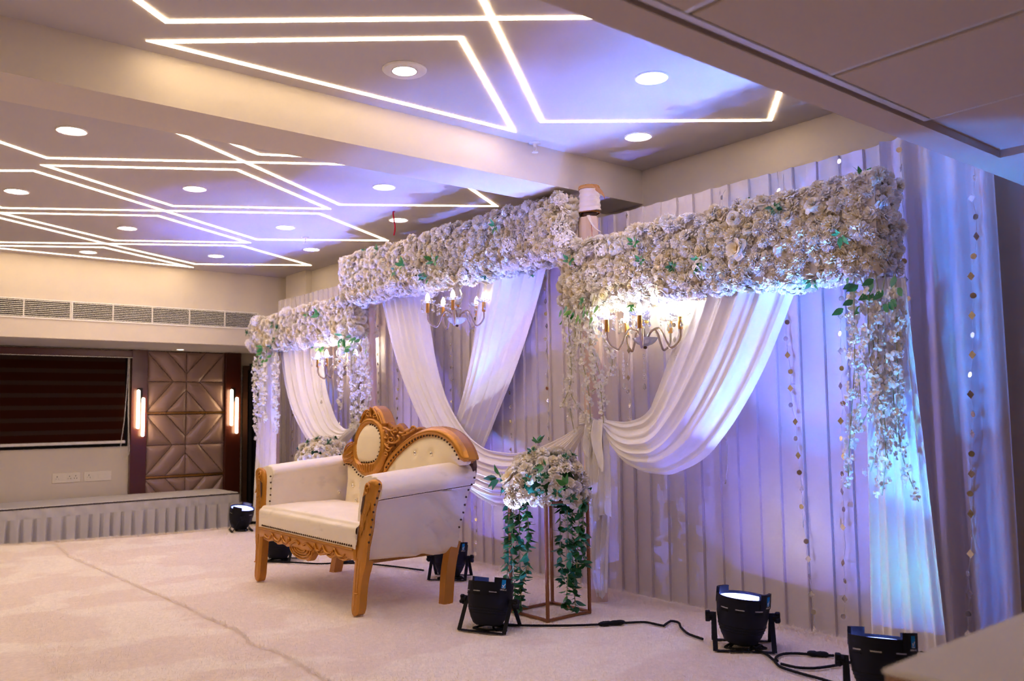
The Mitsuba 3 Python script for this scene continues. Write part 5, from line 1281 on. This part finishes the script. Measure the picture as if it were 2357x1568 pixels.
# ------------------------------------------------------------------ LED stage lights on the carpet
PB = 0.128
BODY = [(0.0, 0.0), (0.062, 0.0), (0.082, 0.012), (0.100, 0.045), (0.116, 0.09), (0.126, 0.14), (0.130, 0.19), (0.130, 0.235), (0.122, 0.235), (0.122, 0.215), (0.0, 0.213)]
def par(x, y, yawd, aim, label, level, color, cyan=0.25, z_piv=0.155, sc=1.0, spread=0, cut=58, beam=14):
    """yawd turns the pair of yokes; aim is the lens direction's slope in x and y."""
    k = top('stage_light'); tag(k, label, 'stage light')
    cy_, sy_ = math.cos(math.radians(yawd)), math.sin(math.radians(yawd))
    Rz = np.eye(4); Rz[:2, :2] = [[cy_, -sy_], [sy_, cy_]]; Rz[:3, 3] = [x, y, 0]
    nz = np.array([aim[0], aim[1], 1.0]); nz /= np.linalg.norm(nz)
    nl_ = Rz[:3, :3].T @ nz
    xx = np.array([1, 0, 0]) - nl_[0] * nl_; xx /= np.linalg.norm(xx)
    tl = np.eye(4); tl[:3, 0], tl[:3, 1], tl[:3, 2] = xx, np.cross(nl_, xx), nl_
    Tp = np.eye(4); Tp[2, 3] = z_piv; Tm = np.eye(4); Tm[2, 3] = -0.13
    Mb = Rz @ Tp @ tl @ Tm
    S = np.diag([sc, sc, sc, 1.0])
    Mb, Mf = Rz @ S @ np.linalg.inv(np.eye(4)) @ Tp @ tl @ Tm, Rz @ S
    def bd(name, m, mat, smooth=False, par_=k):
        q = m.copy(); q.apply_transform(Mb); kk = part(par_, name); add(kk, q, mat, smooth); return kk
    hk = bd('housing', lathe(BODY, 40), 'mat_black', 40)
    # collar tabs: two raised arcs with a gap between
    def arc(a0, a1, r0, r1, z0, z1, n=12):
        a = np.linspace(a0, a1, n); out = [(r1 * math.cos(t), r1 * math.sin(t)) for t in a] + [(r0 * math.cos(t), r0 * math.sin(t)) for t in a[::-1]]
        m = trimesh.creation.extrude_polygon(Polygon(out), z1 - z0, engine='earcut'); m.apply_translation([0, 0, z0]); return m
    for a in (-0.55, math.pi - 0.55 + 0.0):
        bd('collar_tab', arc(a - 0.42, a + 0.42, 0.119, 0.134, 0.19, 0.262), 'mat_black')
    for z in (0.062, 0.076, 0.090):
        r_ = np.interp(z, [b for _, b in BODY[:8]], [a_ for a_, _ in BODY[:8]])
        bd('vent_rib', lathe([(r_ - 0.002, z), (r_ + 0.003, z + 0.002), (r_ + 0.003, z + 0.005), (r_ - 0.002, z + 0.007)], 40), 'mat_rubber')
    for a in (-1.75, -2.4, -1.0, 0.6, 2.0):
        for z in (0.165, 0.180):
            bd('vent_slot', arc(a - 0.17, a + 0.17, 0.1275, 0.1312, z, z + 0.005, 6), 'mat_metal_grey' if z > 0.17 else 'mat_dark')
    q = trimesh.creation.cylinder(0.116, 0.004, sections=36); q.apply_translation([0, 0, 0.221]); q.apply_transform(Mb)
    emit(part(k, 'lens'), q, np.array([1.3, 1.9, 8.0]) * min(1.2, level ** 0.5) * 0.6, weight=0.15)
    # label with a white tick on blue, and its model number
    a = -0.55
    M = np.eye(4); M[:3, 0] = [-math.sin(a), math.cos(a), 0]; M[:3, 1] = [0, 0, 1]; M[:3, 2] = [math.cos(a), math.sin(a), 0]; M[:3, 3] = np.array([math.cos(a), math.sin(a), 0]) * 0.1335 + [0, 0, 0.228]
    def lab(m, name, mat):
        w = m.copy(); w.apply_transform(M); w.apply_transform(Mb); kk = part(k, name); add(kk, w, mat)
    lab(box(-0.013, 0.013, -0.022, 0.024, 0, 0.0012), 'label_sticker', 'mat_blue')
    lab(cat([bar((-0.008, -0.004, 0.0015), (-0.003, -0.014, 0.0015), 0.004, 0.001, (0, 0, 1)), bar((-0.003, -0.014, 0.0015), (0.010, 0.003, 0.0015), 0.004, 0.001, (0, 0, 1)), box(-0.010, 0.010, -0.0205, -0.018, 0, 0.0016)]), 'tick_mark', 'mat_white')
    tx = meshkit.text_mesh('LP001-H', 0.0065, 0.001); tx.apply_translation([-tx.bounds[1][0] / 2, -0.033, 0]); lab(tx, 'model_number', 'mat_white')
    # two U-shaped yokes and their knobs
    for sx in (-1, 1):
        q = trimesh.creation.cylinder(0.022, 0.03, sections=16); q.apply_transform(trimesh.transformations.rotation_matrix(np.pi / 2, [0, 1, 0])); q.apply_translation([sx * 0.160, 0, z_piv])
        q = cat([q] + [placed(box(-0.012, 0.012, -0.010, 0.010, -0.03, 0.03, 0.004), trimesh.transformations.translation_matrix([sx * 0.170, 0, z_piv]) @ trimesh.transformations.rotation_matrix(b, [1, 0, 0])) for b in (0.4, 1.97)])
        add(part(k, 'knob'), placed(q, Mf), 'mat_rubber')
    for sy in (-1, 1):
        yk = part(k, 'yoke')
        add(yk, placed(cat([bar((sx * 0.140, 0, z_piv + 0.02), (sx * 0.140, sy * 0.105, 0.010), 0.006, 0.024, (1, 0, 0)) for sx in (-1, 1)] + [bar((-0.14, sy * 0.105, 0.012), (0.14, sy * 0.105, 0.012), 0.024, 0.006, (0, 0, 1))]), Mf), 'mat_black')
    bx_ = cat([tube(smooth_line([Mf[:3, 3] + Mf[:3, :3] @ np.array(q) for q in pts], 24), 0.006, 7) for pts in
               ([(0.02, 0.0, 0.04), (0.05, -0.03, 0.008), (0.11, -0.02, 0.008), (0.05, 0.05, 0.008), (-0.06, 0.04, 0.01), (-0.09, -0.03, 0.008), (0.0, -0.06, 0.012)], [(-0.02, 0.0, 0.04), (-0.04, 0.0, 0.03), (-0.07, -0.05, 0.012), (0.03, -0.07, 0.014), (0.09, 0.02, 0.012), (0.0, 0.06, 0.018)])])
    add(part(k, 'coiled_cable'), bx_, 'mat_rubber')
    n = Mb[:3, 2] / np.linalg.norm(Mb[:3, 2]); o = (Mb @ np.array([0, 0, 0.232, 1]))[:3]
    u, v = frame_of(n)
    for j, (cc, w, off, cut, beam) in enumerate(((color, 1.0 - cyan, (0.055, 0.0), 31, 8), (PAR_CYAN, cyan, (-0.05, 0.035), 31, 8), (color, 0.075, (-0.02, -0.06), 57, 16))):
        if w <= 0: continue
        org = o + u * off[0] * sc + v * off[1] * sc
        scene[f'beam_{k}_{j}'] = {'type': 'spot', 'intensity': rgb(np.array(cc) * level * w * PAR_GAIN), 'cutoff_angle': cut, 'beam_width': beam, 'sampling_weight': 1.6,
                                 'to_world': T().look_at(origin=org.tolist(), target=(org + n + (np.array([0, 0.9, 0]) if j == 2 else 0)).tolist(), up=u.tolist())}
    return k
VI = PAR_I
par(-8.83, 3.50, 165, (0.22, 0.07), 'black stage light with a glowing lens at the far left by the bench end', 8.0, VI, 0.3, sc=0.95)
par(-6.80, 3.02, 40, (-0.08, 0.13), 'black stage light half hidden by the left front leg of the sofa', 13.0, VI, 0.2, sc=0.95)
par(-5.20, 3.62, 40, (0.0, 0.10), 'black stage light behind the sofa, seen under its right arm', 14.0, VI, 0.2, sc=0.95)
par(-3.86, 2.95, 25, (-0.10, 0.22), 'black stage light in front of the right sofa arm, tilted towards the bouquet', 7.5, np.array([0.14, 0.18, 1.0]), 0.45, sc=0.98)
par(-2.705, 3.665, 40, (0.05, 0.08), 'black stage light with a glowing lens below the right swag', 9.5, np.array([0.20, 0.17, 1.0]), 0.3, sc=1.0)
par(-1.845, 3.42, 28, (-0.07, 0.17), 'black stage light nearest the camera at the bottom edge, in front of the blue-lit drape', 7.5, np.array([0.02, 0.17, 1.0]), 0.75, sc=1.0)

# cables on the carpet
def cable(px, label, r=0.0065, plugs=(), z=0.012):
    k = top('power_cable'); tag(k, label, 'cable')
    q = [at(a, b, 2, 0.0) for a, b in px]
    pts = smooth_line([(p[0], p[1], hump(np.array(p[0]), np.array(p[1])) + z) for p in q], 70)
    add(part(k, 'cord'), tube(pts, r, 7), 'mat_rubber', True)
    for (a, b) in plugs:
        A_, B_ = at(*a, 2, 0.0), at(*b, 2, 0.0)
        add(part(k, 'connector'), tube(smooth_line([A_ + [0, 0, 0.018], A_ * .5 + B_ * .5 + [0, 0, 0.018], B_ + [0, 0, 0.018]], 12), [0.008, 0.013, 0.015, 0.015, 0.015, 0.012, 0.015, 0.015, 0.015, 0.015, 0.013, 0.008], 8), 'mat_rubber', True)
cable([(1150, 1444), (1230, 1446), (1330, 1447), (1390, 1443), (1440, 1440), (1490, 1439), (1528, 1447), (1545, 1437), (1556, 1438), (1568, 1452), (1590, 1470), (1618, 1480)], 'black cable with a thick joint between the light before the sofa and the next', plugs=[((1378, 1445), (1438, 1440))])
cable([(1728, 1500), (1755, 1510), (1780, 1528), (1800, 1545), (1835, 1556), (1890, 1572), (1950, 1590)], 'black cable leaving the light under the swag towards the lower right')
cable([(1790, 1530), (1787, 1520), (1800, 1513), (1840, 1511), (1880, 1516), (1920, 1518)], 'black cable loop with a connector reaching the light at the bottom edge', plugs=[((1858, 1513), (1908, 1517))])
cable([(1798, 1536), (1830, 1543), (1870, 1546), (1925, 1540), (1960, 1533)], 'black cable lower strand running to the light at the bottom edge')
cable([(628, 1297), (680, 1300), (740, 1302), (790, 1300), (830, 1301), (880, 1306), (940, 1312), (975, 1318)], 'black cable with a connector crossing behind the sofa legs', plugs=[((788, 1300), (815, 1299))])
cable([(620, 1290), (650, 1281), (700, 1277), (760, 1276), (830, 1272)], 'thin black cable farther back under the sofa', r=0.004)
cable([(1140, 1372), (1152, 1376), (1157, 1386), (1148, 1400), (1128, 1412), (1112, 1420)], 'black cable loop with a plug beside the light before the sofa', plugs=[((1133, 1368), (1152, 1380))])
cable([(1120, 1436), (1140, 1428), (1150, 1423)], 'short black cable end with a plug right of the light before the sofa', plugs=[((1143, 1427), (1162, 1418))])

# ------------------------------------------------------------------ table in the right foreground
k = top('table'); tag(k, 'table covered with white cloth, cut by the lower right corner of the photo', 'table')
tx0, ty1 = -0.785, 2.85
tx1, ty0 = 0.75, 1.447
tc = box(tx0, tx1, ty0, ty1, 0.738, 0.75, 0.005)
add(part(k, 'cloth'), tc, 'mat_table')
add(part(k, 'table_top'), box(tx0 + 0.004, tx1 - 0.004, ty0 + 0.004, ty1 - 0.004, 0.71, 0.7379, 0.004), 'mat_tableedge')
for (x, y) in ((tx0 + 0.08, ty0 + 0.08), (tx1 - 0.08, ty0 + 0.08), (tx0 + 0.08, ty1 - 0.08), (tx1 - 0.08, ty1 - 0.08)):
    add(part(k, 'leg'), box(x - 0.025, x + 0.025, y - 0.025, y + 0.025, 0.02, 0.71, 0.004), 'mat_metal_grey')
print('entries', len(scene))
